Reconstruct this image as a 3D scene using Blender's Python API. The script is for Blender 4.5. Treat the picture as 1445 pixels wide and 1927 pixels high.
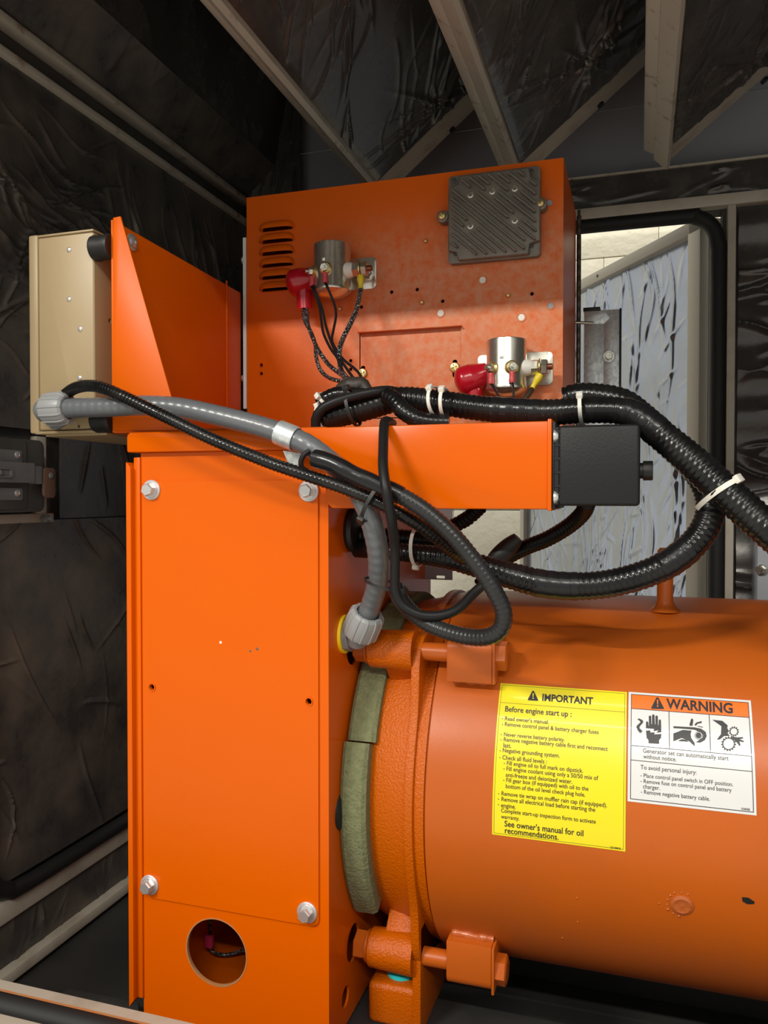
import bpy, bmesh, math, random
import numpy as np
from mathutils import Vector, Matrix
random.seed(7); rng = np.random.RandomState(7)
for o in list(bpy.data.objects): bpy.data.objects.remove(o, do_unlink=True)
scene = bpy.context.scene; col = scene.collection
PI = math.pi
# ---------------------------------------------------------------- camera
FPX = 1500.0; YAW = math.radians(17.7); PITCH = math.radians(-1.07); ZC = 0.80
cd = bpy.data.cameras.new('camera'); cam = bpy.data.objects.new('camera', cd); col.objects.link(cam)
cd.sensor_fit = 'VERTICAL'; cd.sensor_height = 36.0; cd.lens = FPX / 1927 * 36.0; cd.clip_start = 0.02
cam.location = (0, 0, ZC); cam.rotation_euler = (PI/2 + PITCH, 0, YAW); scene.camera = cam
# ---------------------------------------------------------------- world, lamps, exposure
w = bpy.data.worlds.new('world'); scene.world = w; w.use_nodes = True
w.node_tree.nodes['Background'].inputs[0].default_value = (0.80, 0.78, 0.72, 1)
w.node_tree.nodes['Background'].inputs[1].default_value = 1.02
def area(name, loc, sx, sy, power, rot=(0, 0, 0), c=(1, 0.95, 0.86)):
    l = bpy.data.lights.new(name, 'AREA'); l.shape = 'RECTANGLE'; l.size = sx; l.size_y = sy; l.energy = power; l.color = c
    o = bpy.data.objects.new(name, l); col.objects.link(o); o.location = loc; o.rotation_euler = rot; return o
# rows of fluorescent tubes under the garage ceiling, in front of the enclosure and behind it
area('ceiling_tube_front_left_offscreen', (-1.75, -2.05, 2.62), 0.9, 0.06, 105, (math.radians(35), 0, 0))
area('ceiling_tube_front_right_offscreen', (0.75, -2.05, 2.62), 1.5, 0.06, 55, (math.radians(35), 0, 0))
area('ceiling_tube_middle_offscreen', (-0.35, -1.18, 2.62), 2.4, 0.03, 13, (math.radians(25), 0, 0))
area('ceiling_tube_near_offscreen', (-0.35, -0.34, 2.62), 2.4, 0.03, 6, (math.radians(10), 0, 0))
area('ceiling_tube_rear_offscreen', (-0.1, 2.55, 2.62), 2.4, 0.15, 22)
scene.view_settings.view_transform = 'Standard'; scene.view_settings.look = 'None'
scene.view_settings.exposure = -0.22; scene.view_settings.gamma = 1.0; scene.view_settings.use_curve_mapping = False
# ---------------------------------------------------------------- measuring helpers (camera rays onto real planes)
_f = Vector((-math.sin(YAW)*math.cos(PITCH), math.cos(YAW)*math.cos(PITCH), math.sin(PITCH)))
_r = Vector((math.cos(YAW), math.sin(YAW), 0)); _u = _r.cross(_f)
def ray(px, py): return _f + _r*((px-722.5)/FPX) - _u*((py-963.5)/FPX)
def P(px, py, y=None, x=None, z=None):
    d = ray(px, py)
    t = y/d.y if y is not None else x/d.x if x is not None else (z-ZC)/d.z
    return Vector((0, 0, ZC)) + d*t
AY, AZ, R = 1.184, ZC - 0.395, 0.254          # drum axis and radius
def D(px, py):                                # ray onto the drum: distance along the axis, arc length
    d = ray(px, py); a = d.y**2 + d.z**2; b = 2*(-d.y*AY + d.z*(ZC-AZ)); c = AY**2 + (ZC-AZ)**2 - R*R
    t = (-b - math.sqrt(max(0, b*b-4*a*c)))/(2*a); p = Vector((0, 0, ZC)) + d*t
    return p.x, math.atan2(p.z-AZ, AY-p.y)*R
def drum(X, s, off=0.0):
    th = s/R; return Vector((X, AY-(R+off)*math.cos(th), AZ+(R+off)*math.sin(th)))
# ---------------------------------------------------------------- materials
MATS = {}
def mat(name, c, rough=0.4, metal=0.0, c2=None, nscale=6.0, nlo=0.4, nhi=0.7, bump=0.0, bscale=60.0, coat=0.0, rvar=0.0, stretch=None, ior=1.5, bdist=0.004):
    m = bpy.data.materials.new(name); m.use_nodes = True; nt = m.node_tree; N = nt.nodes; L = nt.links
    b = N['Principled BSDF']; b.inputs['Base Color'].default_value = (*c, 1); b.inputs['Roughness'].default_value = rough
    b.inputs['Metallic'].default_value = metal; b.inputs['IOR'].default_value = ior
    if coat: b.inputs['Coat Weight'].default_value = coat; b.inputs['Coat Roughness'].default_value = 0.06
    tc = N.new('ShaderNodeTexCoord'); src = tc.outputs['Object']
    if stretch:
        mp = N.new('ShaderNodeMapping'); mp.inputs['Scale'].default_value = stretch; L.new(src, mp.inputs['Vector']); src = mp.outputs['Vector']
    if c2 or rvar:
        n = N.new('ShaderNodeTexNoise'); n.inputs['Scale'].default_value = nscale; n.inputs['Detail'].default_value = 6; n.inputs['Roughness'].default_value = 0.62
        L.new(src, n.inputs['Vector'])
        r = N.new('ShaderNodeMapRange'); r.inputs[1].default_value = nlo; r.inputs[2].default_value = nhi; L.new(n.outputs[0], r.inputs[0])
        if c2:
            x = N.new('ShaderNodeMix'); x.data_type = 'RGBA'; x.inputs[6].default_value = (*c, 1); x.inputs[7].default_value = (*c2, 1)
            L.new(r.outputs[0], x.inputs[0]); L.new(x.outputs[2], b.inputs['Base Color'])
        if rvar:
            q = N.new('ShaderNodeMapRange'); q.inputs[3].default_value = rough; q.inputs[4].default_value = rough + rvar
            L.new(r.outputs[0], q.inputs[0]); L.new(q.outputs[0], b.inputs['Roughness'])
    if bump:
        n2 = N.new('ShaderNodeTexNoise'); n2.inputs['Scale'].default_value = bscale; n2.inputs['Detail'].default_value = 4; L.new(src, n2.inputs['Vector'])
        bp = N.new('ShaderNodeBump'); bp.inputs['Strength'].default_value = bump; bp.inputs['Distance'].default_value = bdist
        L.new(n2.outputs[0], bp.inputs['Height']); L.new(bp.outputs[0], b.inputs['Normal'])
    MATS[name] = m; return m
mat('orange_box', (0.69, 0.110, 0.0), 0.22, c2=(0.67, 0.104, 0.0), nscale=3, rvar=0.06, ior=1.28)
mat('orange_panel', (0.69, 0.110, 0.0), 0.34, c2=(0.66, 0.27, 0.14), nscale=60, nlo=0.26, nhi=0.66, bump=0.03, bscale=160, ior=1.35)
def dust_patch(m):      # dried dust on the bare middle and right of the sheet
    nt = m.node_tree; N = nt.nodes; L = nt.links; mix = [n for n in N if n.type == 'MIX'][0]; fac = mix.inputs[0].links[0].from_socket
    geo = N.new('ShaderNodeNewGeometry'); sep = N.new('ShaderNodeSeparateXYZ'); L.new(geo.outputs['Position'], sep.inputs[0])
    def ramp(sock, a, b):
        r = N.new('ShaderNodeMapRange'); r.interpolation_type = 'SMOOTHSTEP'; r.inputs[1].default_value = a; r.inputs[2].default_value = b; L.new(sock, r.inputs[0]); return r.outputs[0]
    def mul(a, b):
        q = N.new('ShaderNodeMath'); q.operation = 'MULTIPLY'; L.new(a, q.inputs[0]); L.new(b, q.inputs[1]); return q.outputs[0]
    L.new(mul(mul(fac, ramp(sep.outputs[0], -0.56, -0.38)), ramp(sep.outputs[2], 1.30, 1.16)), mix.inputs[0])
dust_patch(MATS['orange_panel'])
mat('orange_bracket', (0.69, 0.110, 0.0), 0.36, ior=1.28)
mat('orange_drum', (0.52, 0.106, 0.008), 0.34, c2=(0.47, 0.100, 0.012), nscale=5, ior=1.4, bump=0.02, bscale=300)
mat('orange_cast', (0.52, 0.100, 0.0), 0.28, ior=1.4, bump=0.45, bscale=330)
mat('orange_raw_edge', (0.42, 0.22, 0.10), 0.5, c2=(0.55, 0.16, 0.02), nscale=80)
mat('weld', (0.46, 0.11, 0.025), 0.28, bump=0.5, bscale=90, coat=0.3)
mat('insulation', (0.075, 0.072, 0.068), 0.22, 0.3, c2=(0.15, 0.138, 0.122), nscale=9, nlo=0.48, nhi=0.8, bump=0.10, bscale=90, rvar=0.2)
mat('insulation_dusty', (0.075, 0.072, 0.068), 0.26, 0.3, c2=(0.20, 0.17, 0.135), nscale=9, nlo=0.38, nhi=0.75, bump=0.16, bscale=90, rvar=0.25)
mat('foil', (0.46, 0.51, 0.61), 0.19, 0.85, c2=(0.36, 0.39, 0.43), nscale=3, bump=0.15, bscale=18, rvar=0.1)
mat('beige_paint', (0.38, 0.285, 0.158), 0.42, c2=(0.35, 0.26, 0.143), nscale=4)
mat('frame_paint', (0.52, 0.485, 0.40), 0.45, c2=(0.32, 0.27, 0.20), nscale=12, nlo=0.5, nhi=0.8)
mat('door_paint', (0.52, 0.485, 0.40), 0.4)
mat('lip_paint', (0.52, 0.485, 0.40), 0.5, c2=(0.20, 0.09, 0.04), nscale=26, nlo=0.56, nhi=0.72)
mat('grey_steel', (0.33, 0.35, 0.39), 0.45, c2=(0.29, 0.305, 0.335), nscale=2)
mat('dark_steel', (0.045, 0.044, 0.042), 0.42, c2=(0.075, 0.070, 0.062), nscale=10)
mat('floor_dark', (0.028, 0.028, 0.028), 0.6, c2=(0.042, 0.040, 0.036), nscale=8)
mat('wall_cream', (0.80, 0.76, 0.62), 0.7, c2=(0.74, 0.70, 0.56), nscale=8, bump=1.0, bscale=30, bdist=0.006)
mat('mortar', (0.72, 0.68, 0.55), 0.8)
mat('concrete', (0.60, 0.58, 0.54), 0.7, c2=(0.52, 0.50, 0.47), nscale=3)
mat('rubber', (0.012, 0.012, 0.012), 0.5)
mat('seal_rubber', (0.010, 0.010, 0.010), 0.65)
mat('loom_black', (0.006, 0.006, 0.0065), 0.16, c2=(0.014, 0.013, 0.012), nscale=30, rvar=0.14, ior=1.38)
mat('loom_matt', (0.006, 0.006, 0.006), 0.32, ior=1.3)
mat('cable_black', (0.012, 0.012, 0.0125), 0.40, ior=1.3)
mat('loom_grey', (0.026, 0.027, 0.028), 0.28, c2=(0.015, 0.015, 0.015), nscale=10, ior=1.38)
mat('tape', (0.010, 0.010, 0.011), 0.22, ior=1.4, bump=0.2, bscale=40)
mat('tape_brown', (0.035, 0.028, 0.022), 0.55, bump=0.5, bscale=60)
mat('conduit_grey', (0.115, 0.125, 0.135), 0.30, coat=0.15)
mat('fitting_grey', (0.27, 0.28, 0.285), 0.38)
mat('fitting_body', (0.18, 0.185, 0.19), 0.42)
mat('yellow_seal', (0.85, 0.62, 0.01), 0.5)
mat('yellow_sleeve', (0.80, 0.62, 0.02), 0.35)
mat('red_sleeve', (0.62, 0.07, 0.08), 0.35)
mat('red_boot', (0.46, 0.006, 0.018), 0.22, coat=0.2)
mat('pink_plug', (0.55, 0.03, 0.10), 0.4)
mat('white_nylon', (0.74, 0.72, 0.65), 0.45)
mat('white_plastic', (0.78, 0.77, 0.74), 0.5)
mat('black_plastic', (0.010, 0.0105, 0.0115), 0.45, ior=1.35, bump=0.08, bscale=400)
mat('cast_alloy', (0.20, 0.18, 0.15), 0.40, 0.3, c2=(0.15, 0.137, 0.115), nscale=30, bump=0.1, bscale=300)
mat('zinc', (0.70, 0.68, 0.60), 0.22, 0.88, c2=(0.52, 0.51, 0.45), nscale=70, nlo=0.5, nhi=0.75, rvar=0.12)
mat('zinc_bolt', (0.66, 0.66, 0.65), 0.28, 0.7)
mat('washer', (0.62, 0.58, 0.60), 0.4, 0.5)
mat('brass', (0.70, 0.56, 0.25), 0.32, 0.9)
mat('copper', (0.25, 0.10, 0.05), 0.4, 0.8)
mat('galvanised', (0.72, 0.76, 0.77), 0.30, 0.6, c2=(0.52, 0.58, 0.60), nscale=130, nlo=0.42, nhi=0.58, rvar=0.10)
mat('galv_plate', (0.30, 0.27, 0.29), 0.45, 0.2)
mat('pressed_steel', (0.19, 0.20, 0.21), 0.36, 0.4, c2=(0.26, 0.25, 0.23), nscale=15, rvar=0.15)
mat('rusty', (0.17, 0.10, 0.07), 0.55, 0.2)
mat('foam', (0.195, 0.215, 0.105), 0.9, c2=(0.13, 0.145, 0.07), nscale=120, nlo=0.3, nhi=0.7, bump=0.6, bscale=260)
mat('turquoise', (0.02, 0.55, 0.57), 0.4)
mat('sticker_yellow', (0.84, 0.70, 0.0), 0.30, coat=0.3)
mat('sticker_white', (0.70, 0.70, 0.695), 0.25, coat=0.3)
mat('sticker_orange', (0.95, 0.16, 0.005), 0.25)
mat('ink', (0.012, 0.011, 0.014), 0.4)
mat('chip_black', (0.006, 0.005, 0.005), 0.7)
mat('primer_white', (0.82, 0.80, 0.72), 0.6)
mat('wire_print', (0.014, 0.014, 0.015), 0.35, c2=(0.55, 0.55, 0.55), nscale=420, nlo=0.57, nhi=0.62)
mat('hinge_steel', (0.07, 0.06, 0.05), 0.4, 0.6, c2=(0.2, 0.17, 0.14), nscale=60, nlo=.5, nhi=.7)
# ---------------------------------------------------------------- mesh helpers
WL = {}
def frame(ax):
    ax = Vector(ax).normalized(); h = Vector((0, 0, 1)) if abs(ax.z) < 0.9 else Vector((1, 0, 0))
    a = ax.cross(h).normalized(); return ax, a, ax.cross(a).normalized()
def spline(pts, step=0.004):
    pts = [Vector(p) for p in pts]; Q = [pts[0]*2-pts[1]] + pts + [pts[-1]*2-pts[-2]]; out = []
    for i in range(1, len(Q)-2):
        a, b, c, d = Q[i-1:i+3]; n = max(2, int((c-b).length/step))
        for k in range(n):
            t = k/n
            out.append(0.5*((2*b) + (c-a)*t + (2*a-5*b+4*c-d)*t*t + (3*b-a-3*c+d)*t**3))
    out.append(pts[-1]); return out
class B:
    def __init__(s): s.bm = bmesh.new()
    def box(s, a, b):
        x0, y0, z0 = a; x1, y1, z1 = b; v = [s.bm.verts.new((x, y, z)) for x in (x0, x1) for y in (y0, y1) for z in (z0, z1)]
        for f in ((0, 1, 3, 2), (4, 6, 7, 5), (0, 4, 5, 1), (2, 3, 7, 6), (0, 2, 6, 4), (1, 5, 7, 3)): s.bm.faces.new([v[i] for i in f])
        return s
    def prism(s, pts, vec):
        vec = Vector(vec); a = [s.bm.verts.new(p) for p in pts]; b = [s.bm.verts.new(Vector(p)+vec) for p in pts]; n = len(pts)
        s.bm.faces.new(a); s.bm.faces.new(b[::-1])
        for i in range(n): s.bm.faces.new((a[i], b[i], b[(i+1) % n], a[(i+1) % n]))
        return s
    def lathe(s, o, ax, prof, n=32, closed=False, ribs=None, a0=0.0, a1=2*PI):
        o = Vector(o); ax, u, v = frame(ax); rings = []; full = abs(a1-a0-2*PI) < 1e-6; m = n if full else n+1
        for r, h in prof:
            ring = []
            for k in range(m):
                t = a0+(a1-a0)*k/n; rr = r
                if ribs: rr = r*(1+ribs[1]*(1 if math.cos(ribs[0]*t) > ribs[2] else 0))
                ring.append(s.bm.verts.new(o+ax*h+(u*math.cos(t)+v*math.sin(t))*rr))
            rings.append(ring)
        for a, b in zip(rings, rings[1:]):
            for k in range(n):
                s.bm.faces.new((a[k], a[(k+1) % m], b[(k+1) % m], b[k]))
        if full:
            if prof[0][0] > 1e-5 and not closed: s.bm.faces.new(rings[0][::-1])
            if prof[-1][0] > 1e-5 and not closed: s.bm.faces.new(rings[-1])
        if closed:
            a, b = rings[-1], rings[0]
            for k in range(n): s.bm.faces.new((a[k], a[(k+1) % m], b[(k+1) % m], b[k]))
            if not full:
                s.bm.faces.new([q[0] for q in rings]); s.bm.faces.new([q[-1] for q in rings][::-1])
        return s
    def cyl(s, p0, p1, r0, r1=None, n=24):
        p0 = Vector(p0); p1 = Vector(p1); return s.lathe(p0, p1-p0, [(r0, 0), (r0 if r1 is None else r1, (p1-p0).length)], n)
    def sph(s, c, r, n=16, sc=(1, 1, 1)):
        M = Matrix.Translation(Vector(c)) @ Matrix.Diagonal((r*sc[0], r*sc[1], r*sc[2], 1))
        bmesh.ops.create_uvsphere(s.bm, u_segments=n, v_segments=max(6, n//2), radius=1, matrix=M); return s
    def tube(s, pts, r, n=14, rib=None, taper=None, step=0.004, raw=False):
        rad = r if callable(r) else (lambda t: r)
        q = pts if raw else spline(pts, step); L = [0.0]
        for a, b in zip(q, q[1:]): L.append(L[-1]+(b-a).length)
        T = L[-1]; up = None; rings = []
        for i, p in enumerate(q):
            tg = (q[min(i+1, len(q)-1)]-q[max(i-1, 0)]).normalized()
            if up is None: _, up, _ = frame(tg)
            up = (up-tg*up.dot(tg)).normalized(); sd = tg.cross(up); ring = []
            for k in range(n):
                a = 2*PI*k/n; rr = rad(L[i]/T)
                if rib:
                    ph = math.sin(2*PI*L[i]/rib[1] + rib[2]*a); rr *= 1+rib[0]*(ph if len(rib) < 4 else (1 if ph > 0 else -1))
                ring.append(s.bm.verts.new(p+(up*math.cos(a)+sd*math.sin(a))*rr))
            rings.append(ring)
        for a, b in zip(rings, rings[1:]):
            for k in range(n): s.bm.faces.new((a[k], a[(k+1) % n], b[(k+1) % n], b[k]))
        s.bm.faces.new(rings[0][::-1]); s.bm.faces.new(rings[-1]); return s
    def plate(s, loops, org, u, v, nrm, th):
        """flat sheet with holes: loops of 2D points, first the outline"""
        org, u, v, nrm = Vector(org), Vector(u), Vector(v), Vector(nrm); ed = []
        for lp in loops:
            vs = [s.bm.verts.new(org+u*a+v*b) for a, b in lp]
            for i in range(len(vs)): ed.append(s.bm.edges.new((vs[i], vs[(i+1) % len(vs)])))
        g = bmesh.ops.triangle_fill(s.bm, use_beauty=True, use_dissolve=False, edges=ed)
        fs = [f for f in g['geom'] if isinstance(f, bmesh.types.BMFace)]
        e = bmesh.ops.extrude_face_region(s.bm, geom=fs)
        bmesh.ops.translate(s.bm, vec=nrm*th, verts=[q for q in e['geom'] if isinstance(q, bmesh.types.BMVert)]); return s
    def hexa(s, c, ax, r, h, rot=0.0):
        o = Vector(c); ax, u, v = frame(ax)
        f = lambda q, hh: [o+ax*hh+(u*math.cos(rot+PI/3*k)+v*math.sin(rot+PI/3*k))*q for k in range(6)]
        a, b, d = [[s.bm.verts.new(p) for p in f(q, hh)] for q, hh in ((r, 0), (r, h*0.86), (r*0.86, h))]
        for x, y in ((a, b), (b, d)):
            for k in range(6): s.bm.faces.new((x[k], x[(k+1) % 6], y[(k+1) % 6], y[k]))
        s.bm.faces.new(a[::-1]); s.bm.faces.new(d); return s
    def build(s, name, m, parent=None, bev=0.0, seg=2, ang=38, smooth=True):
        bm = s.bm; bmesh.ops.recalc_face_normals(bm, faces=bm.faces[:])
        if bev:
            es = [e for e in bm.edges if len(e.link_faces) == 2 and e.calc_face_angle(0) > 0.5]
            if es: bmesh.ops.bevel(bm, geom=es, offset=bev, segments=seg, profile=0.5, affect='EDGES', clamp_overlap=True)
        me = bpy.data.meshes.new(name); bm.to_mesh(me); bm.free()
        return link(name, me, m, parent, smooth, ang)
def link(name, me, m, parent=None, smooth=True, ang=38):
    n = len(me.vertices); co = np.empty(n*3, np.float32); me.vertices.foreach_get('co', co); co = co.reshape(-1, 3)
    c = (co.min(0)+co.max(0))/2; me.vertices.foreach_set('co', (co-c).ravel().astype(np.float32)); me.update()
    if smooth:
        me.polygons.foreach_set('use_smooth', np.ones(len(me.polygons), bool)); me.set_sharp_from_angle(angle=math.radians(ang))
    me.materials.append(MATS[m]); o = bpy.data.objects.new(name, me); col.objects.link(o)
    c = Vector([float(q) for q in c]); WL[o.name] = c
    if parent: o.parent = parent; o.location = c-WL[parent.name]
    else: o.location = c
    return o
def tag(o, label, cat, group=None):
    o['label'] = label; o['category'] = cat
    if group: o['group'] = group
    return o
def thing(name, label, cat, loc, group=None):
    o = bpy.data.objects.new(name, None); col.objects.link(o); o.location = loc; o.empty_display_size = 0.02; WL[o.name] = Vector(loc)
    return tag(o, label, cat, group)
def struct(o, label, cat): o['kind'] = 'structure'; o['label'] = label; o['category'] = cat; return o
def part(o, label): o['label'] = label; return o
def circ(cx, cy, r, n=24, ry=None): return [(cx+r*math.cos(2*PI*k/n), cy+(ry or r)*math.sin(2*PI*k/n)) for k in range(n)]
def rrect(x0, y0, x1, y1, r, n=5):
    out = []
    for cx, cy, a in ((x1-r, y1-r, 0), (x0+r, y1-r, 90), (x0+r, y0+r, 180), (x1-r, y0+r, 270)):
        for k in range(n+1): t = math.radians(a+90*k/n); out.append((cx+r*math.cos(t), cy+r*math.sin(t)))
    return out
# wrinkled sheet: a fine grid whose height comes from creases, puckers and waves
def creases(U, V, specs, warp=0.010, wf=9.0):
    h = np.zeros_like(U); p = rng.rand(8)*6.28
    Uw = U+warp*np.sin(wf*V*2+p[0])+warp*0.5*np.sin(wf*5*V+wf*2*U+p[1]); Vw = V+warp*np.sin(wf*U*2.3+p[2])+warp*0.5*np.sin(wf*4*U-wf*3*V+p[3])
    for (u0, u1, v0, v1, n, am, asp, l0, l1, amp, wd) in specs:
        for _ in range(n):
            cu = u0+(u1-u0)*rng.rand(); cv = v0+(v1-v0)*rng.rand(); a = math.radians(am+asp*rng.randn()); L = l0+(l1-l0)*rng.rand()
            k = rng.randn()*1.2; du = Uw-cu; dv = Vw-cv; t = du*math.cos(a)+dv*math.sin(a); d = -du*math.sin(a)+dv*math.cos(a)+k*t*t
            q = amp*(0.4+rng.rand()); ww = wd*(0.6+0.9*rng.rand())
            h += q*np.exp(-np.abs(d/ww)**1.6)*np.clip(1-(2*t/L)**2, 0, 1)
    return h
def pucker(U, V, cu, cv, n=9, amp=0.008, L=0.09, deep=0.016, s=0.016):
    r = np.hypot(U-cu, V-cv)+1e-4; th = np.arctan2(V-cv, U-cu); h = np.zeros_like(U)
    for k in range(n):
        a = 6.283*(k+0.6*rng.rand())/n; d = np.abs(np.sin((th-a)/2)*2*r); Lk = L*(0.5+1.0*rng.rand())
        h += amp*(0.5+rng.rand())*np.exp(-(d/0.005)**1.5)*np.exp(-(r/Lk)**2)*(np.cos(th-a) > 0)*np.clip(r/0.012, 0, 1)
    return h-deep*np.exp(-(r/s)**2)
def sheet(name, org, ux, uy, w, h, hf, m, parent=None, res=0.0035, mask=None):
    org, ux, uy = [np.array(q, float) for q in (org, ux, uy)]; nr = np.cross(ux, uy)
    nu = max(2, int(w/res)); nv = max(2, int(h/res)); U, V = np.meshgrid(np.linspace(0, w, nu+1), np.linspace(0, h, nv+1))
    H = hf(U, V); co = org+U[..., None]*ux+V[..., None]*uy+H[..., None]*nr; co = co.reshape(-1, 3)
    i = np.arange((nu+1)*(nv+1)).reshape(nv+1, nu+1); f = np.stack([i[:-1, :-1], i[:-1, 1:], i[1:, 1:], i[1:, :-1]], -1).reshape(-1, 4)
    me = bpy.data.meshes.new(name); me.vertices.add(len(co)); me.vertices.foreach_set('co', co.ravel().astype(np.float32))
    me.loops.add(f.size); me.loops.foreach_set('vertex_index', f.ravel().astype(np.int32)); me.polygons.add(len(f))
    me.polygons.foreach_set('loop_start', np.arange(0, f.size, 4, dtype=np.int32)); me.update(calc_edges=True)
    return link(name, me, m, parent, True, 80)
def cut(o, cutter):
    """take a real hole out of a finished mesh"""
    b = bmesh.new(); b.from_mesh(o.data); bmesh.ops.remove_doubles(b, verts=b.verts[:], dist=1e-6); bmesh.ops.recalc_face_normals(b, faces=b.faces[:]); b.to_mesh(o.data); b.free()
    c = cutter.build('cutter', 'dark_steel', smooth=False); md = o.modifiers.new('hole', 'BOOLEAN'); md.operation = 'DIFFERENCE'; md.solver = 'EXACT'; md.object = c
    bpy.context.view_layer.update(); me = bpy.data.meshes.new_from_object(o.evaluated_get(bpy.context.evaluated_depsgraph_get()))
    o.modifiers.clear(); me.materials.clear(); me.materials.append(o.data.materials[0]); o.data = me; me.set_sharp_from_angle(angle=math.radians(20))
    bpy.data.objects.remove(c, do_unlink=True)
# ================================================================ THE SETTING
def slab(name, a, b, m, parent=None, bev=0): return B().box(a, b).build(name, m, parent, bev)
struct(slab('floor', (-1.06, 0.55, -0.04), (1.40, 1.95, 0.0), 'floor_dark'), 'dark floor pan of the generator enclosure', 'floor')
struct(slab('floor_garage', (-4.0, -4.0, -0.34), (4.0, 4.2, -0.30), 'concrete'), 'grey concrete floor of the garage', 'floor')
struct(slab('plinth', (-1.06, 0.50, -0.30), (1.40, 1.95, -0.04), 'dark_steel'), 'dark steel base under the enclosure', 'base')
# --- left wall
wl = struct(slab('wall_left', (-1.06, 0.50, 0.0), (-1.0, 1.95, 1.98), 'dark_steel'), 'left enclosure wall lined with dusty black insulation film', 'wall')
XW = -0.985
def h_up(U, V):
    h = creases(U, V, [(0.25, 0.75, 0.30, 0.56, 36, -8, 16, 0.10, 0.30, 0.0060, 0.0032), (0.38, 0.78, 0.05, 0.40, 36, 20, 50, 0.05, 0.16, 0.0060, 0.0032),
                       (0.70, 1.32, 0.05, 0.50, 70, 112, 8, 0.12, 0.30, 0.005, 0.0040), (0.3, 0.7, 0.0, 0.3, 20, -20, 30, 0.05, 0.2, 0.005, 0.005)], 0.014, 8)
    return h+0.003*np.sin(9*U+4*V)*np.sin(11*V)
sheet('insulation_panel', (XW, 0.56, 0.915), (0, 1, 0), (0, 0, 1), 1.34, 0.595, h_up, 'insulation_dusty', wl, 0.0026)
def h_low(U, V):
    return creases(U, V, [(0.0, 0.85, 0.0, 0.6, 30, 108, 14, 0.08, 0.30, 0.0045, 0.0028), (0.0, 0.85, 0.1, 0.6, 12, 15, 25, 0.05, 0.20, 0.0045, 0.0028)], 0.004, 6)+0.003*np.sin(8*U)*np.sin(7*V+1)
sheet('insulation_panel', (XW, 0.99, 0.168), (0, 1, 0), (0, 0, 1), 0.91, 0.592, h_low, 'insulation_dusty', wl, 0.0026)
sheet('insulation_panel', (XW-0.004, 1.185, 0.762), (0, 1, 0), (0, 0, 1), 0.72, 0.150, lambda U, V: creases(U, V, [(0, 0.7, 0, 0.15, 20, 80, 25, 0.05, 0.15, 0.006, 0.0038)], 0.006, 8), 'insulation', wl)
sheet('insulation_panel', (XW, 0.56, 0.030), (0, 1, 0), (0, 0, 1), 1.34, 0.075, lambda U, V: creases(U, V, [(0.4, 1.0, 0, 0.075, 22, 70, 20, 0.04, 0.09, 0.003, 0.003)], 0.004, 8), 'insulation_dusty', wl)
slab('rail', (-1.0, 0.56, 1.510), (-0.972, 1.90, 1.523), 'lip_paint', wl, 0.002)
slab('rail', (-1.0, 0.56, 1.564), (-0.972, 1.90, 1.578), 'lip_paint', wl, 0.002)
slab('rail', (-1.0, 0.56, 0.010), (-0.965, 1.90, 0.030), 'frame_paint', wl, 0.003)
slab('strip', (-1.0, 0.56, 0.105), (-0.978, 1.90, 0.140), 'frame_paint', wl, 0.002)
slab('strip', (-1.0, 0.56, 0.756), (-0.984, 1.165, 0.772), 'frame_paint', wl, 0.002)
slab('strip', (-1.0, 1.125, 0.760), (-0.986, 1.150, 0.905), 'frame_paint', wl, 0.002)
B().tube([(-0.978, 0.995, 0.752), (-0.978, 0.998, 0.30), (-0.978, 1.005, 0.19), (-0.978, 1.045, 0.158), (-0.978, 1.09, 0.150), (-0.978, 1.40, 0.150), (-0.978, 1.88, 0.150)], 0.0135, 12, step=0.02).build('seal', 'seal_rubber', wl)
# slanted lining between the wall rail and the roof
s1 = Vector((0.085, 0, 0.075)).normalized(); s2 = Vector((0.06, 0, 0.30)).normalized()
sheet('insulation_panel', (-0.985, 1.90, 1.580), s1, (0, -1, 0), 0.115, 1.34, lambda U, V: creases(U, V, [(0, 0.1, 0, 1.3, 40, 10, 20, 0.05, 0.12, 0.002, 0.004)], 0.004, 8), 'insulation_dusty', wl, 0.006)
sheet('insulation_panel', (-0.900, 1.90, 1.656), s2, (0, -1, 0), 0.33, 1.34, lambda U, V: creases(U, V, [(0, 0.3, 0, 1.3, 30, 20, 40, 0.08, 0.2, 0.003, 0.006)], 0.004, 8), 'insulation', wl, 0.008)
# --- back wall with its opening
wb = struct(slab('wall_back', (-1.06, 1.90, 0.0), (-0.56, 1.95, 1.43), 'dark_steel'), 'back enclosure wall around the rear door opening', 'wall')
slab('wall_panel', (0.172, 1.90, 0.0), (1.40, 1.95, 1.43), 'dark_steel', wb)
slab('wall_panel', (-0.56, 1.90, 0.0), (0.172, 1.95, 0.32), 'dark_steel', wb)
slab('header_panel', (-1.06, 1.90, 1.43), (1.40, 1.95, 1.53), 'dark_steel', wb)
zs = P(855, 248, y=1.95).z
slab('upper_panel', (-1.06, 1.95, 1.50), (1.40, 1.97, zs-0.002), 'grey_steel', wb)
slab('upper_panel', (-1.06, 1.955, zs+0.002), (1.40, 1.975, 1.98), 'grey_steel', wb)
slab('frame_rail', (-0.85, 1.872, 1.430), (1.38, 1.90, 1.455), 'frame_paint', wb, 0.002)
slab('frame_rail', (-0.85, 1.880, 1.526), (1.38, 1.955, 1.531), 'lip_paint', wb, 0.001)
slab('frame_stile', (0.180, 1.874, 0.30), (0.197, 1.90, 1.430), 'frame_paint', wb, 0.002)
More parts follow.
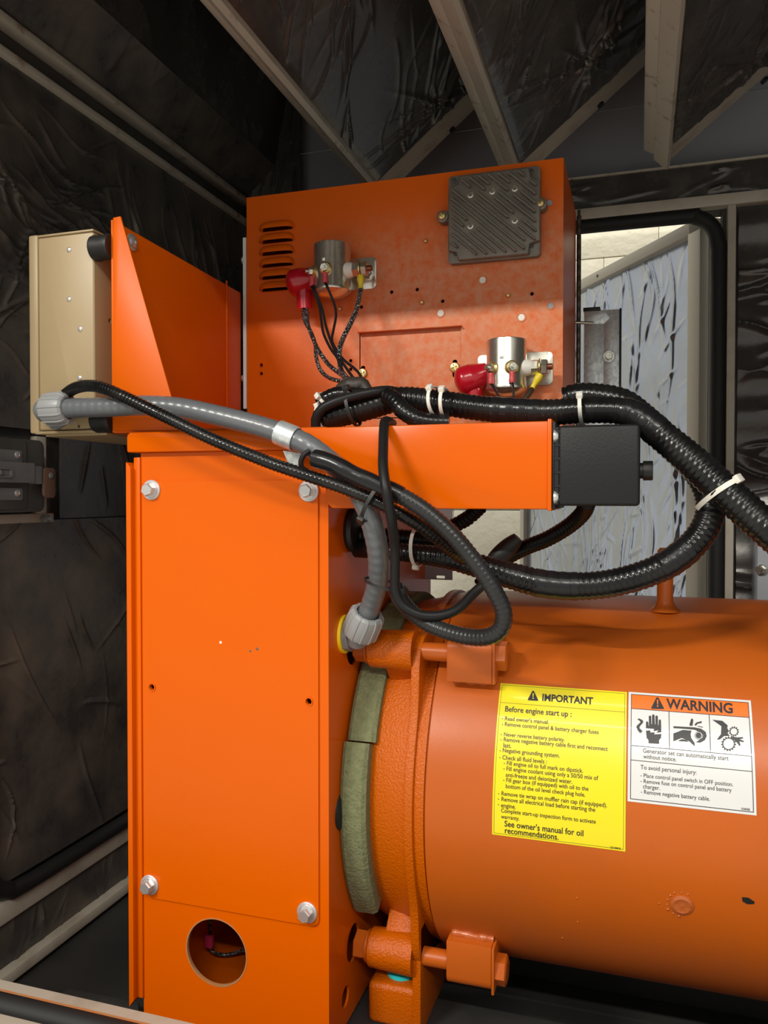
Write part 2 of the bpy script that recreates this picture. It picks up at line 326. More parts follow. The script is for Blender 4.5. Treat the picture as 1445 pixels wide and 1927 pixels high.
B().tube([(-0.56, 1.885, 1.418), (0.06, 1.885, 1.418), (0.115, 1.885, 1.414), (0.148, 1.885, 1.392), (0.161, 1.885, 1.35), (0.163, 1.885, 1.25), (0.163, 1.885, 0.34)], 0.0165, 14, step=0.01).build('seal', 'seal_rubber', wb)
sheet('insulation_band', (-0.60, 1.884, 1.457), (1, 0, 0), (0, 0, 1), 1.9, 0.068, lambda U, V: creases(U, V, [(0.75, 0.9, 0, 0.06, 5, 10, 15, 0.03, 0.06, 0.006, 0.004), (0.3, 1.0, 0, 0.06, 14, 5, 12, 0.05, 0.2, 0.002, 0.004)], 0.003, 9), 'insulation', wb)
sheet('insulation_panel', (0.203, 1.886, 0.32), (1, 0, 0), (0, 0, 1), 0.42, 1.10, lambda U, V: creases(U, V, [(-0.05, 0.3, 0.05, 1.05, 34, 2, 7, 0.15, 0.4, 0.010, 0.006), (0.0, 0.25, 0.5, 1.05, 18, 30, 25, 0.06, 0.16, 0.008, 0.005)], 0.006, 9)+0.004*np.sin(60*V), 'insulation', wb, 0.003)
sheet('insulation_panel', (-0.98, 1.895, 1.535), (1, 0, 0), (0, 0, 1), 0.150, 0.44, lambda U, V: creases(U, V, [(0, 0.16, 0, 0.4, 18, 88, 10, 0.1, 0.3, 0.006, 0.005)], 0.004, 9), 'insulation', wb)
# --- right wall, roof, front frame
struct(slab('wall_right', (1.36, 0.50, 0.0), (1.40, 1.95, 1.98), 'dark_steel'), 'right enclosure wall', 'wall')
struct(slab('ceiling', (-1.06, 0.42, 1.98), (1.40, 1.98, 2.02), 'dark_steel'), 'dark steel roof of the enclosure', 'roof')
struct(slab('trim_1', (-1.06, 0.46, 1.465), (1.40, 0.54, 1.98), 'frame_paint'), 'front header of the enclosure opening', 'trim')
struct(slab('trim_2', (-1.06, 0.50, -0.04), (-0.93, 0.56, 1.465), 'frame_paint'), 'front post of the enclosure opening', 'trim')
sl = struct(slab('trim_3', (-1.0, 0.56, -0.04), (1.36, 0.734, 0.243), 'frame_paint', None, 0.002), 'painted sill under the front opening', 'trim')
B().tube([(-1.0, 0.695, 0.243), (1.3, 0.695, 0.243)], 0.0125, 12, step=0.5).build('seal', 'seal_rubber', sl)
slab('lip', (-1.0, 0.711, 0.243), (1.3, 0.714, 0.2465), 'orange_raw_edge', sl)
slab('cream_strip', (-1.0, 0.56, 0.243), (1.3, 0.676, 0.250), 'door_paint', sl, 0.002)
# --- acoustic baffles under the roof
TH = math.radians(39); SD = Vector((math.cos(TH), 0, math.sin(TH))); SN = Vector((math.sin(TH), 0, -math.cos(TH)))
pins = [(822, 190), (1100, 112), (1415, 105)]; bolts = [(850, 243), (1129, 196), (1437, 150)]
lab = ['tilted roof baffle with black film lining, first from the left wall', 'middle tilted roof baffle with black film lining above the finned module', 'tilted roof baffle with a wide rust-streaked lower lip above the rear door']
for i, X0 in enumerate((-0.605, -0.292, 0.006)):
    b0 = thing('roof_baffle', lab[i], 'baffle', (X0+0.15, 1.2, 1.513), 'acoustic baffles under the roof')
    o = Vector((X0+0.045, 0, 1.486)); Lb = 0.355
    slb = B(); a = o-SN*0.004; slb.prism([(a.x, 0.6, a.z), (a.x+SD.x*Lb, 0.6, a.z+SD.z*Lb), (a.x+SD.x*Lb-SN.x*0.02, 0.6, a.z+SD.z*Lb-SN.z*0.02), (a.x-SN.x*0.02, 0.6, a.z-SN.z*0.02)], (0, 1.16, 0))
    slb.build('panel', 'frame_paint', b0)
    B().prism([(X0, 0.6, 1.514), (X0+0.020, 0.6, 1.503), (X0+0.022, 0.6, 1.508), (X0+0.003, 0.6, 1.520), (X0+0.006, 0.6, 1.545), (X0+0.001, 0.6, 1.545)], (0, 1.14, 0)).build('lip', 'lip_paint', b0, 0.0015)
    B().prism([(X0+0.0200, 0.6, 1.5030), (X0+0.046, 0.6, 1.478), (X0+0.052, 0.6, 1.486), (X0+0.024, 0.6, 1.510)], (0, 1.165, 0)).build('return_edge', 'lip_paint', b0)
    org = o+SN*0.006+SD*0.012; org.y = 1.675; Wd = Lb-0.012; Hd = 1.075
    d = ray(*pins[i]); t = (org-Vector((0, 0, ZC))).dot(SN)/d.dot(SN); pp = Vector((0, 0, ZC))+d*t; pu = (pp-org).dot(SD); pv = 1.675-pp.y
    def hb(U, V):
        h = creases(U, V, [(0, Wd, 0, Hd, 30, 60, 9, 0.15, 0.5, 0.0055, 0.0030), (0, Wd, 0, 0.6, 30, 56, 12, 0.06, 0.25, 0.0045, 0.0025)], 0.002, 6)
        h += pucker(U, V, pu, pv, 14, 0.012, 0.10); h += pucker(U, V, pu, pv+0.45, 9, 0.008, 0.08)
        e = np.minimum(np.minimum(U, Wd-U), np.minimum(V, Hd-V)); return h*np.clip(e/0.02, 0, 1)-0.004*np.clip(1-e/0.012, 0, 1)
    sheet('lining', org, SD, (0, -1, 0), Wd, Hd, hb, 'insulation', b0, 0.0028)
    B().lathe(pp-SN*0.022, SN, [(0.011, 0.0), (0.011, 0.012), (0.008, 0.015), (0.0, 0.016)], 16).build('pin_washer', 'grey_steel', b0)
    d = ray(*bolts[i]); a = o-SN*0.004; t = (a-Vector((0, 0, ZC))).dot(SN)/d.dot(SN); q = Vector((0, 0, ZC))+d*t
    B().hexa(q-SN*0.001, SN, 0.008, 0.006).build('bolt', 'rubber', b0)
# --- rear door, swung open to the garage
e = Vector((-0.54, 0.84, 0)).normalized(); n = Vector((-e.y, e.x, 0)); H = Vector((0.150, 1.965, 0)); LD = 0.96; ZT = P(1310, 415, y=1.98).z; ZB = 0.34
dr = struct(B().prism([H+Vector((0, 0, ZB)), H+e*LD+Vector((0, 0, ZB)), H+e*LD+Vector((0, 0, ZT)), H+Vector((0, 0, ZT))], -n*0.03).build('door_1', 'door_paint'), 'open rear door lined with crinkled silver foil', 'door')
def bar(a0, a1, z0, z1, name, d0=0.0, d1=0.024, m='door_paint', bev=0.002):
    q = [H+e*a0+n*d0, H+e*a1+n*d0, H+e*a1+n*d1, H+e*a0+n*d1]
    return B().prism([p+Vector((0, 0, z0)) for p in q], (0, 0, z1-z0)).build(name, m, dr, bev)
bar(0, 0.045, ZB, ZT, 'stile'); bar(LD-0.03, LD, ZB, ZT, 'stile'); bar(0.0, LD, ZT-0.030, ZT, 'top_rail'); bar(0.0, LD, ZB, ZB+0.03, 'bottom_rail')
B().cyl(H+e*0.45+n*0.024+Vector((0, 0, ZT-0.015)), H+e*0.45+n*0.0255+Vector((0, 0, ZT-0.015)), 0.004).build('rivet', 'dark_steel', dr)
Wf = LD-0.075
def hfoil(U, V):
    h = creases(U, V, [(0, Wf, 0, 1.0, 100, 97, 9, 0.15, 0.55, 0.0037, 0.0050), (0.1, Wf, 0.0, 0.55, 50, 60, 22, 0.06, 0.25, 0.0037, 0.0050), (0.4, Wf, 0.1, 1.0, 50, 30, 40, 0.04, 0.16, 0.0037, 0.0050)], 0.008, 6)
    return h+0.004*np.sin(7*U+2)*np.sin(5*V)
sheet('foil_lining', H+e*(LD-0.03)+n*0.006+Vector((0, 0, ZB+0.03)), -e, (0, 0, 1), Wf, ZT-ZB-0.06, hfoil, 'foil', dr)
# --- painted block wall of the garage behind
wf = struct(slab('wall_garage', (-2.6, 3.30, -0.30), (2.0, 3.40, 2.7), 'mortar'), 'cream painted block wall seen through the rear opening', 'wall')
zr = P(1140, 484, y=3.28).z % 0.20
bm0 = None
for r in range(-2, 13):
    for c in range(-5, 5):
        x0 = c*0.405+(0.2 if r % 2 else 0.0)+0.07; z0 = zr+r*0.20
        if z0 < -0.3 or z0 > 2.4: continue
        if bm0 is None:
            bl = slab('block', (x0, 3.283, z0+0.002), (x0+0.4035, 3.32, z0+0.198), 'wall_cream', wf, 0.002); bm0 = bl.data
        else:
            bl = bpy.data.objects.new('block', bm0); col.objects.link(bl); bl.parent = wf; bl.location = Vector((x0+0.20175, 3.3015, z0+0.10))-WL[wf.name]
# ================================================================ SMALL HARDWARE
def hexbolt(par, c, ax, r=0.0085, h=0.008, wr=0.0135, m='zinc_bolt', wm='washer', rot=0.3):
    c = Vector(c); a = Vector(ax).normalized()
    bo = B().hexa(c+a*0.0035, a, r, h, rot); bo.lathe(c+a*0.0018, a, [(r*1.18, 0), (r*1.18, 0.0022)], 20); o = bo.build('bolt', m, par)
    B().lathe(c-a*0.0003, a, [(wr, 0), (wr, 0.0016), (wr*0.93, 0.0024), (r*1.1, 0.0024)], 28).build('washer', wm, par); return o
def phillips(par, c, ax, r=0.0055, m='brass', rot=0.4, name='screw'):
    c = Vector(c); a, u, v = frame(ax); u2 = u*math.cos(rot)+v*math.sin(rot); v2 = a.cross(u2)
    o = B().lathe(c, a, [(r, 0), (r, r*0.35), (r*0.8, r*0.62), (r*0.35, r*0.72), (0, r*0.74)], 20).build(name, m, par)
    for p, q in ((u2, v2), (v2, u2)):
        cut(o, B().prism([c+a*r*0.28+p*r*k*0.62+q*r*j*0.13 for k, j in ((-1, -1), (1, -1), (1, 1), (-1, 1))], a*r*0.8))
    return o
def dome(par, c, ax, r, m='zinc_bolt', name='rivet'):
    return B().lathe(c, ax, [(r, 0), (r*0.95, r*0.25), (r*0.6, r*0.5), (r*0.3, r*0.55), (r*0.28, r*0.35), (0, r*0.35)], 18).build(name, m, par)
def pit(par, c, ax, r, m=None, rim=None, name='hole'):
    a = Vector(ax).normalized(); o = B().lathe(Vector(c)-a*0.0002, a, [(r, 0), (r, 0.0006), (0, 0.0006)], 20).build(name, m, par) if m else None
    if rim: B().lathe(Vector(c)-a*0.0002, a, [(r*1.05, 0), (r*1.5, 0), (r*1.45, 0.0014), (r*1.1, 0.0014)], 20, closed=True).build(name+'_rim', rim, par)
    return o
NY = (0, -1, 0); NX = (1, 0, 0)
# ================================================================ JUNCTION BOX
BX0, BX1, BY, BZ0, BZ1, BYB = -0.622, -0.358, 0.900, 0.115, 0.8575, 1.40
jb = thing('junction_box', 'tall glossy orange junction box with a bolted cover plate and round hole', 'junction box', ((BX0+BX1)/2, 1.15, BZ0))
hc = P(407, 1792, y=BY); hr = 0.0432
B().plate([[(BX0, BZ0), (BX1, BZ0), (BX1, BZ1), (BX0, BZ1)], circ(hc.x, hc.z, hr, 48)]+[circ(P(*q, y=BY-0.003).x, P(*q, y=BY-0.003).z, 0.0044, 16) for q in ((286, 1293), (581, 1320))], (0, BY, 0), (1, 0, 0), (0, 0, 1), (0, 1, 0), 0.003).build('front_panel', 'orange_box', jb, smooth=False)
B().lathe((hc.x, BY-0.0005, hc.z), (0, 1, 0), [(hr-0.0006, 0), (hr+0.0012, 0), (hr+0.0012, 0.0002), (hr-0.0006, 0.0045)], 48, closed=True).build('hole_edge', 'orange_raw_edge', jb)
C45 = (0.279*math.cos(PI/4), 0.279*math.sin(PI/4)); CU = (AY-C45[0], AZ+C45[1]); CL = (AY-C45[0], AZ-C45[1])     # clamp bolt centres in Y, Z
kn = P(650, 1876, x=BX1)
B().plate([[(BY+0.003, BZ0), (BYB, BZ0), (BYB, BZ1), (BY+0.003, BZ1)], circ(*CU, 0.0235, 28), circ(*CL, 0.0240, 28), circ(kn.y, kn.z, 0.0135, 24), circ(0.978, 0.757, 0.021, 24)], (BX1, 0, 0), (0, 1, 0), (0, 0, 1), (-1, 0, 0), 0.003).build('side_panel', 'orange_box', jb, smooth=False)
slab('side_panel', (BX0, BY+0.003, BZ0), (BX0+0.003, BYB, BZ1), 'orange_box', jb)
slab('back_panel', (BX0+0.003, BYB-0.003, BZ0), (BX1-0.003, BYB, BZ1), 'orange_box', jb)
slab('bottom_panel', (BX0+0.003, BY+0.003, BZ0), (BX1-0.003, BYB-0.003, BZ0+0.003), 'orange_box', jb)
B().prism([(-0.6375, 0.889, 0.846), (-0.6300, 0.889, 0.838), (-0.6300, 0.889, 0.136), (-0.6375, 0.889, 0.126)], (0, 0.02, 0)).build('edge_flange', 'orange_box', jb, 0.001)
slab('edge_flange', (-0.631, 0.897, 0.136), (-0.6215, 0.905, 0.852), 'orange_box', jb, 0.001)
cp = B().plate([rrect(-0.6185, 0.2725, -0.3705, 0.8205, 0.010)]+[circ(P(*q, y=BY-0.003).x, P(*q, y=BY-0.003).z, 0.0038, 18) for q in ((286, 1293), (581, 1320))], (0, BY-0.0028, 0), (1, 0, 0), (0, 0, 1), (0, 1, 0), 0.003).build('cover_plate', 'orange_box', jb, smooth=False)
for q in ((285, 922), (581, 924), (282, 1665), (578, 1717)): hexbolt(cp, P(*q, y=BY-0.003), NY, 0.0086, 0.009, 0.0132)
for q in ((286, 1293), (581, 1320)): pit(cp, P(*q, y=BY-0.003), NY, 0.0038, rim='orange_box', name='threaded_hole')
# scuffs on the cover
for q, r in (((415, 1209), 0.0018), ((484, 1221), 0.0022), ((471, 1225), 0.0018)):
    c = P(*q, y=BY-0.0028); B().lathe(c, NY, [(r, 0), (r*0.7, 0.0003), (0, 0.0003)], 7).build('paint_chip', 'primer_white' if q[0] == 415 else 'rusty', cp)
ld = B(); ld.prism([(-0.636, 0.889, 0.858), (-0.356, 0.889, 0.858), (-0.356, 0.889, 0.8845), (-0.632, 0.889, 0.8845), (-0.636, 0.889, 0.880)], (0, 0.53, 0))
ld.build('lid', 'orange_box', jb, 0.0025)
# ring terminal and lead hanging inside, seen through the round hole
il = thing('loose_lead', 'pink crimp terminal on a black lead inside the junction box hole', 'wire', P(404, 1775, y=1.0)); 
pk = P(394, 1770, y=1.02)
B().box(pk-Vector((0.006, 0.005, 0.010)), pk+Vector((0.006, 0.005, 0.010))).build('crimp', 'pink_plug', il, 0.003)
B().tube([pk+Vector((0, 0, 0.05)), pk+Vector((0.001, 0, 0.01)), pk-Vector((-0.002, 0, 0.012)), pk+Vector((0.014, 0.01, -0.024)), pk+Vector((0.04, 0.02, -0.02)), pk+Vector((0.09, 0.04, 0.0))], 0.0026, 10).build('lead', 'wire_print', il)
# ================================================================ MOUNTING ARM + BLACK PLASTIC BOX
arm = thing('mounting_arm', 'long orange steel arm running from the junction box to the black plastic box', 'bracket', (-0.22, 0.95, 0.786))
B().prism([(-0.348, 0.887, 0.7865), (-0.0935, 0.887, 0.7865), (-0.0935, 0.887, 0.8835), (-0.388, 0.887, 0.8835), (-0.388, 0.887, 0.858), (-0.357, 0.887, 0.858), (-0.357, 0.887, 0.794)], (0, 0.115, 0)).build('beam', 'orange_box', arm, 0.0022)
slab('end_flange', (-0.0950, 0.884, 0.7850), (-0.0905, 1.000, 0.8855), 'orange_box', arm, 0.0012)
pb = thing('terminal_housing', 'black plastic housing with a knob on the end of the orange arm', 'housing', (-0.04, 0.94, 0.79))
B().box((-0.0835, 0.882, 0.7905), (0.0015, 0.985, 0.8775)).build('body', 'black_plastic', pb, 0.004, 3)
slab('base_flange', (-0.0905, 0.887, 0.787), (-0.0865, 0.998, 0.8825), 'black_plastic', pb, 0.001)
for k in range(6): slab('rib', (-0.0868, 0.8825, 0.796+k*0.0148), (-0.0792, 0.8870, 0.7985+k*0.0148), 'black_plastic', pb)
slab('end_wall', (-0.0868, 0.8835, 0.792), (-0.083, 0.983, 0.876), 'black_plastic', pb)
for q in ((1048, 821), (1048, 936)):
    c = P(*q, y=0.889); B().lathe(c+Vector((-0.003, -0.002, 0)), (1, 0, 0), [(0.0072, 0), (0.0072, 0.002), (0.005, 0.005), (0.0, 0.0055)], 18).build('screw', 'zinc_bolt', pb)
kc = P(1203, 886, y=0.925)
B().lathe((0.0005, kc.y, kc.z), NX, [(0.0085, 0), (0.0085, 0.004), (0.0105, 0.0042), (0.0105, 0.0135), (0.0098, 0.0145), (0, 0.0145)], 28, ribs=(9, 0.05, 0.3)).build('knob', 'rubber', pb)
# ================================================================ CONTROL PANEL (seen from its back)
CX0, CX1, CY, CZ0, CZ1, CYB = -0.6535, -0.1125, 1.26, 0.8845, 1.3215, 1.515
cpn = thing('control_panel', 'large orange control panel cabinet standing behind the arm', 'control panel', ((CX0+CX1)/2, 1.39, CZ0))
louv = []
for k in range(6):
    a = P(489, 438+22.6*k, y=CY); b = P(555, 430+22.6*k, y=CY); louv.append(((a.x+b.x)/2, (a.z+b.z)/2, abs(b.x-a.x)))
holes = [[(lx-lw*0.44, lz), (lx+lw*0.44, lz), (lx+lw*0.40, lz+0.008), (lx-lw*0.40, lz+0.008)] for lx, lz, lw in louv]
ca = P(676, 626, y=CY); cb = P(867, 742, y=CY); czt = P(770, 620, y=CY).z
PH = ((737, 550), (785, 545), (833, 567), (1001, 553), (680, 578), (660, 679), (660, 695), (492, 687), (492, 703))
holes += [circ(P(*q, y=CY).x, P(*q, y=CY).z, 0.0028, 14) for q in PH]
holes.append([(ca.x, 0.93), (cb.x, 0.93), (cb.x, czt), (ca.x, czt)])
B().plate([[(CX0, CZ0), (CX1, CZ0), (CX1, CZ1), (CX0, CZ1)]]+holes, (0, CY, 0), (1, 0, 0), (0, 0, 1), (0, 1, 0), 0.002).build('rear_sheet', 'orange_panel', cpn, smooth=False)
slab('side_sheet', (CX0, CY+0.002, CZ0), (CX0+0.002, CYB, CZ1), 'orange_panel', cpn)
slab('side_sheet', (CX1-0.002, CY+0.002, CZ0), (CX1, CYB, CZ1), 'orange_bracket', cpn)
slab('top_sheet', (CX0+0.002, CY+0.002, CZ1-0.002), (CX1-0.002, CYB, CZ1), 'orange_panel', cpn)
slab('base_sheet', (CX0+0.002, CY+0.002, CZ0), (CX1-0.002, CYB, CZ0+0.002), 'orange_panel', cpn)
slab('front_sheet', (CX0+0.002, CYB-0.002, CZ0+0.002), (CX1-0.002, CYB, CZ1-0.002), 'orange_panel', cpn)
for lx, lz, lw in louv:
    h = B(); G = []; NU, NV = 20, 7
    for i in range(NU+1):
        u = -1+2*i/NU; row = []
        for j in range(NV+1):
            v = j/NV; zz = lz+0.0015+v*0.0150*math.sqrt(max(0.02, 1-abs(u)**5)); dp = 0.0140*math.sqrt(max(0, 1-abs(u)**4))*math.sqrt(max(0, 1-v**2.2))
            row.append(h.bm.verts.new((lx+u*lw/2, CY-0.0004-dp, zz)))
        G.append(row)
    for i in range(NU):
        for j in range(NV): h.bm.faces.new((G[i][j], G[i+1][j], G[i+1][j+1], G[i][j+1]))
    h.build('louvre', 'orange_panel', cpn, ang=70)
AS = [P(*q, y=CY+0.003) for q in ((683, 703), (856, 692))]
ac = B().plate([[(ca.x+0.0008, 0.932), (cb.x-0.0008, 0.932), (cb.x-0.0008, czt-0.001), (ca.x+0.0008, czt-0.001)]]+[rrect(c.x-0.004, c.z-0.016, c.x+0.004, c.z+0.013, 0.0039) for c in AS], (0, CY+0.003, 0), (1, 0, 0), (0, 0, 1), (0, 1, 0), 0.0015).build('access_cover', 'orange_panel', cpn, smooth=False)
slab('lip', (ca.x-0.001, CY-0.010, czt-0.0015), (cb.x+0.002, CY+0.004, czt+0.0005), 'orange_panel', ac, 0.0006)
for q in ((683, 703), (856, 692)):
    c = P(*q, y=CY+0.003); phillips(ac, c+Vector((0, 0.0003, 0)), NY, 0.0084)
for q in PH: pit(cpn, P(*q, y=CY), NY, 0.0028, rim='orange_panel')
for q in ((795, 570), (957, 557), (641, 582), (802, 455)): B().lathe(P(*q, y=CY), NY, [(0.0036, 0), (0.0034, 0.004), (0.002, 0.006), (0, 0.0062)], 14).build('stud', 'brass', cpn)
for q in ((829, 589), (908, 527), (981, 597)): pit(cpn, P(*q, y=CY), NY, 0.0052, 'primer_white', 'orange_panel', 'plugged_hole')
for q in ((1036, 575), (1034, 382)): pit(cpn, P(*q, y=CY), NY, 0.0045, 'grey_steel', 'orange_panel', 'plugged_hole')
slab('edge_strip', (CX0-0.0075, CY+0.0, 0.955), (CX0-0.0015, CY+0.004, P(461, 447, y=CY).z), 'white_plastic', cpn)
for q in ((458, 490), (458, 712)): dome(cpn, P(*q, y=CY)+Vector((-0.001, 0, 0)), (-1, -0.4, 0), 0.006, name='screw')
zh0, zh1 = 0.90, P(1085, 396, y=1.52).z
hg = B().cyl((CX1+0.005, 1.52, zh0), (CX1+0.005, 1.52, zh1), 0.0028, n=12).build('hinge', 'hinge_steel', cpn)
kn_n = 22
for k in range(kn_n):
    a = zh0+(zh1-zh0-0.01)*k/kn_n; B().cyl((CX1+0.005, 1.52, a), (CX1+0.005, 1.52, a+(zh1-zh0-0.01)/kn_n-0.0008), 0.0042, n=14).build('knuckle', 'hinge_steel', hg)
pz = P(1085, 608, y=1.52).z
B().cyl((CX1-0.006, 1.512, pz), (CX1+0.030, 1.53, pz), 0.003, n=12).build('hinge_screw', 'zinc', hg)
# galvanised box on the hinge side
gz0, gz1 = 0.86, P(1130, 583, y=1.55).z; gx0 = P(1098, 650, y=1.55).x; gx1 = P(1166, 650, y=1.55).x
gb = thing('galvanised_box', 'narrow galvanised steel box with a folded lid beside the panel hinge', 'box', ((gx0+gx1)/2, 1.58, gz0))
B().box((gx0, 1.552, gz0), (gx1, 1.62, gz1)).build('body', 'galvanised', gb, 0.0015)
xm = gx0+(gx1-gx0)*0.55; zf = gz1-0.026
F_ = lambda x: 1.5490+(x-gx0)*0.055
q4 = lambda L: [(x, F_(x)+d, z) for x, z, d in L]
B().prism(q4([(gx0+0.001, zf, 0), (xm, zf, 0), (gx1-0.001, gz1-0.001, 0.001), (gx0+0.001, gz1-0.001, 0.001)]), (0, 0.003, 0)).build('top_flap', 'galvanised', gb, 0.0005)
B().prism(q4([(gx0+0.001, gz0, 0), (xm-0.0008, gz0, 0), (xm-0.0008, zf-0.0012, 0), (gx0+0.001, zf-0.0012, 0)]), (0, 0.003, 0)).build('flap', 'galvanised', gb, 0.0005)
B().prism(q4([(xm+0.0008, gz0, 0), (gx1-0.001, gz0, 0), (gx1-0.001, gz1-0.0035, 0), (xm+0.0008, zf-0.0012, 0)]), (0, 0.003, 0)).build('flap', 'galvanised', gb, 0.0005)
slab('tab', (gx0-0.001, 1.549, gz1-0.001), (gx0+0.030, 1.62, gz1+0.006), 'rubber', gb, 0.001)
slab('edge_trim', (gx1-0.0004, 1.549, gz0), (gx1+0.003, 1.56, gz1+0.001), 'rubber', gb, 0.001)
hexbolt(gb, P(1146, 671, y=1.5515), NY, 0.0075, 0.007, 0.012, 'zinc', 'galvanised')
# ================================================================ FINNED MODULE
ry = 1.236; ra = P(843, 336, y=ry); rb = P(1016, 482, y=ry); rx0, rx1, rz0, rz1 = ra.x, rb.x, P(930, 487, y=ry).z, P(930, 322, y=ry).z
rm = thing('finned_module', 'dark cast finned regulator module screwed to the orange control panel', 'module', ((rx0+rx1)/2, 1.25, rz0))
W_, H_ = rx1-rx0, rz1-rz0; nt_ = 0.016
out = [(rx0+nt_, rz0+0.003), (rx1-nt_*1.1, rz0+0.003), (rx1-nt_, rz0+nt_*1.2), (rx1, rz0+nt_*1.4), (rx1, rz1-nt_*1.4), (rx1-nt_*0.9, rz1-nt_), (rx1-nt_*1.1, rz1), (rx0+nt_*1.2, rz1), (rx0+nt_, rz1-nt_*0.8), (rx0, rz1-nt_*1.1), (rx0, rz0+nt_*1.2), (rx0+nt_*0.8, rz0+nt_)]
B().prism([(x, ry, z) for x, z in out], (0, 0.016, 0)).build('cover', 'cast_alloy', rm, 0.0025, 3)
bq0 = P(844, 336, y=ry+0.011).x; bq1 = P(1016, 482, y=ry+0.011).x; bz0 = P(930, 489, y=ry+0.011).z; bz1 = P(930, 322, y=ry+0.011).z
B().plate([rrect(bq0, bz0, bq1, bz1, 0.006)], (0, ry+0.011, 0), (1, 0, 0), (0, 0, 1), (0, 1, 0), CY-ry-0.0112).build('base', 'cast_alloy', rm, 0.0012)
scr = [P(820+x/5.558, 300+y/5.558, y=ry) for x, y in ((362, 372), (590, 335), (826, 305), (362, 697), (826, 640))]
for c in scr: B().lathe(c+Vector((0, 0.0005, 0)), NY, [(0.0048, 0), (0.0048, 0.0012), (0.003, 0.0014), (0.0028, 0.0004), (0, 0.0004)], 18).build('screw', 'zinc', rm)
sl_ = -0.90; du = Vector((1, 0, sl_)).normalized(); dn = Vector((-du.z, 0, du.x)); sp_ = 0.0102; cen = Vector(((rx0+rx1)/2, ry, (rz0+rz1)/2))
for k in range(-11, 12):
    seg = []; cur = None; tt = -0.11
    while tt < 0.11:
        p = cen+dn*(k*sp_)+du*tt
        ok = rx0+0.006 < p.x < rx1-0.006 and rz0+0.008 < p.z < rz1-0.006 and all((p-s).length > 0.0105 for s in scr)
        for sx in (rx0, rx1):
            for sz in (rz0, rz1):
                if abs(p.x-sx) < nt_*1.45 and abs(p.z-sz) < nt_*1.4: ok = False
        if ok: cur = [tt, tt] if cur is None else [cur[0], tt]
        elif cur: seg.append(cur); cur = None
        tt += 0.002
    for a, b in seg:
        if b-a < 0.010: continue
        p0 = cen+dn*(k*sp_)+du*a; p1 = cen+dn*(k*sp_)+du*b
        B().prism([p0-dn*0.0017-du*0.0, p0-du*0.0015, p0+dn*0.0017, p1+dn*0.0017, p1+du*0.0015, p1-dn*0.0017], (0, -0.0075, 0)).build('fin', 'cast_alloy', rm, 0.0007, 1)
for q, m in (((854, 340), 0), ((1000, 323), 0), ((857, 477), 0), ((1000, 462), 0)):
    c = P(*q, y=ry+0.010); B().hexa(c+Vector((0, 0.0006, 0)), NY, 0.0042, 0.0015).build('corner_screw', 'dark_steel', rm)
for q in ((832, 407), (1017, 383)):
    c = P(*q, y=ry+0.004); B().cyl((c.x, c.y, c.z), (c.x, CY-0.0002, c.z), 0.0095).build('ear', 'cast_alloy', rm, 0.001)
    s = 1 if q[0] < 900 else -1; B().box((min(c.x, c.x+s*0.014), c.y+0.004, c.z-0.008), (max(c.x, c.x+s*0.014), CY-0.0004, c.z+0.008)).build('ear_web', 'cast_alloy', rm)
    phillips(rm, c, NY, 0.0062, 'brass')
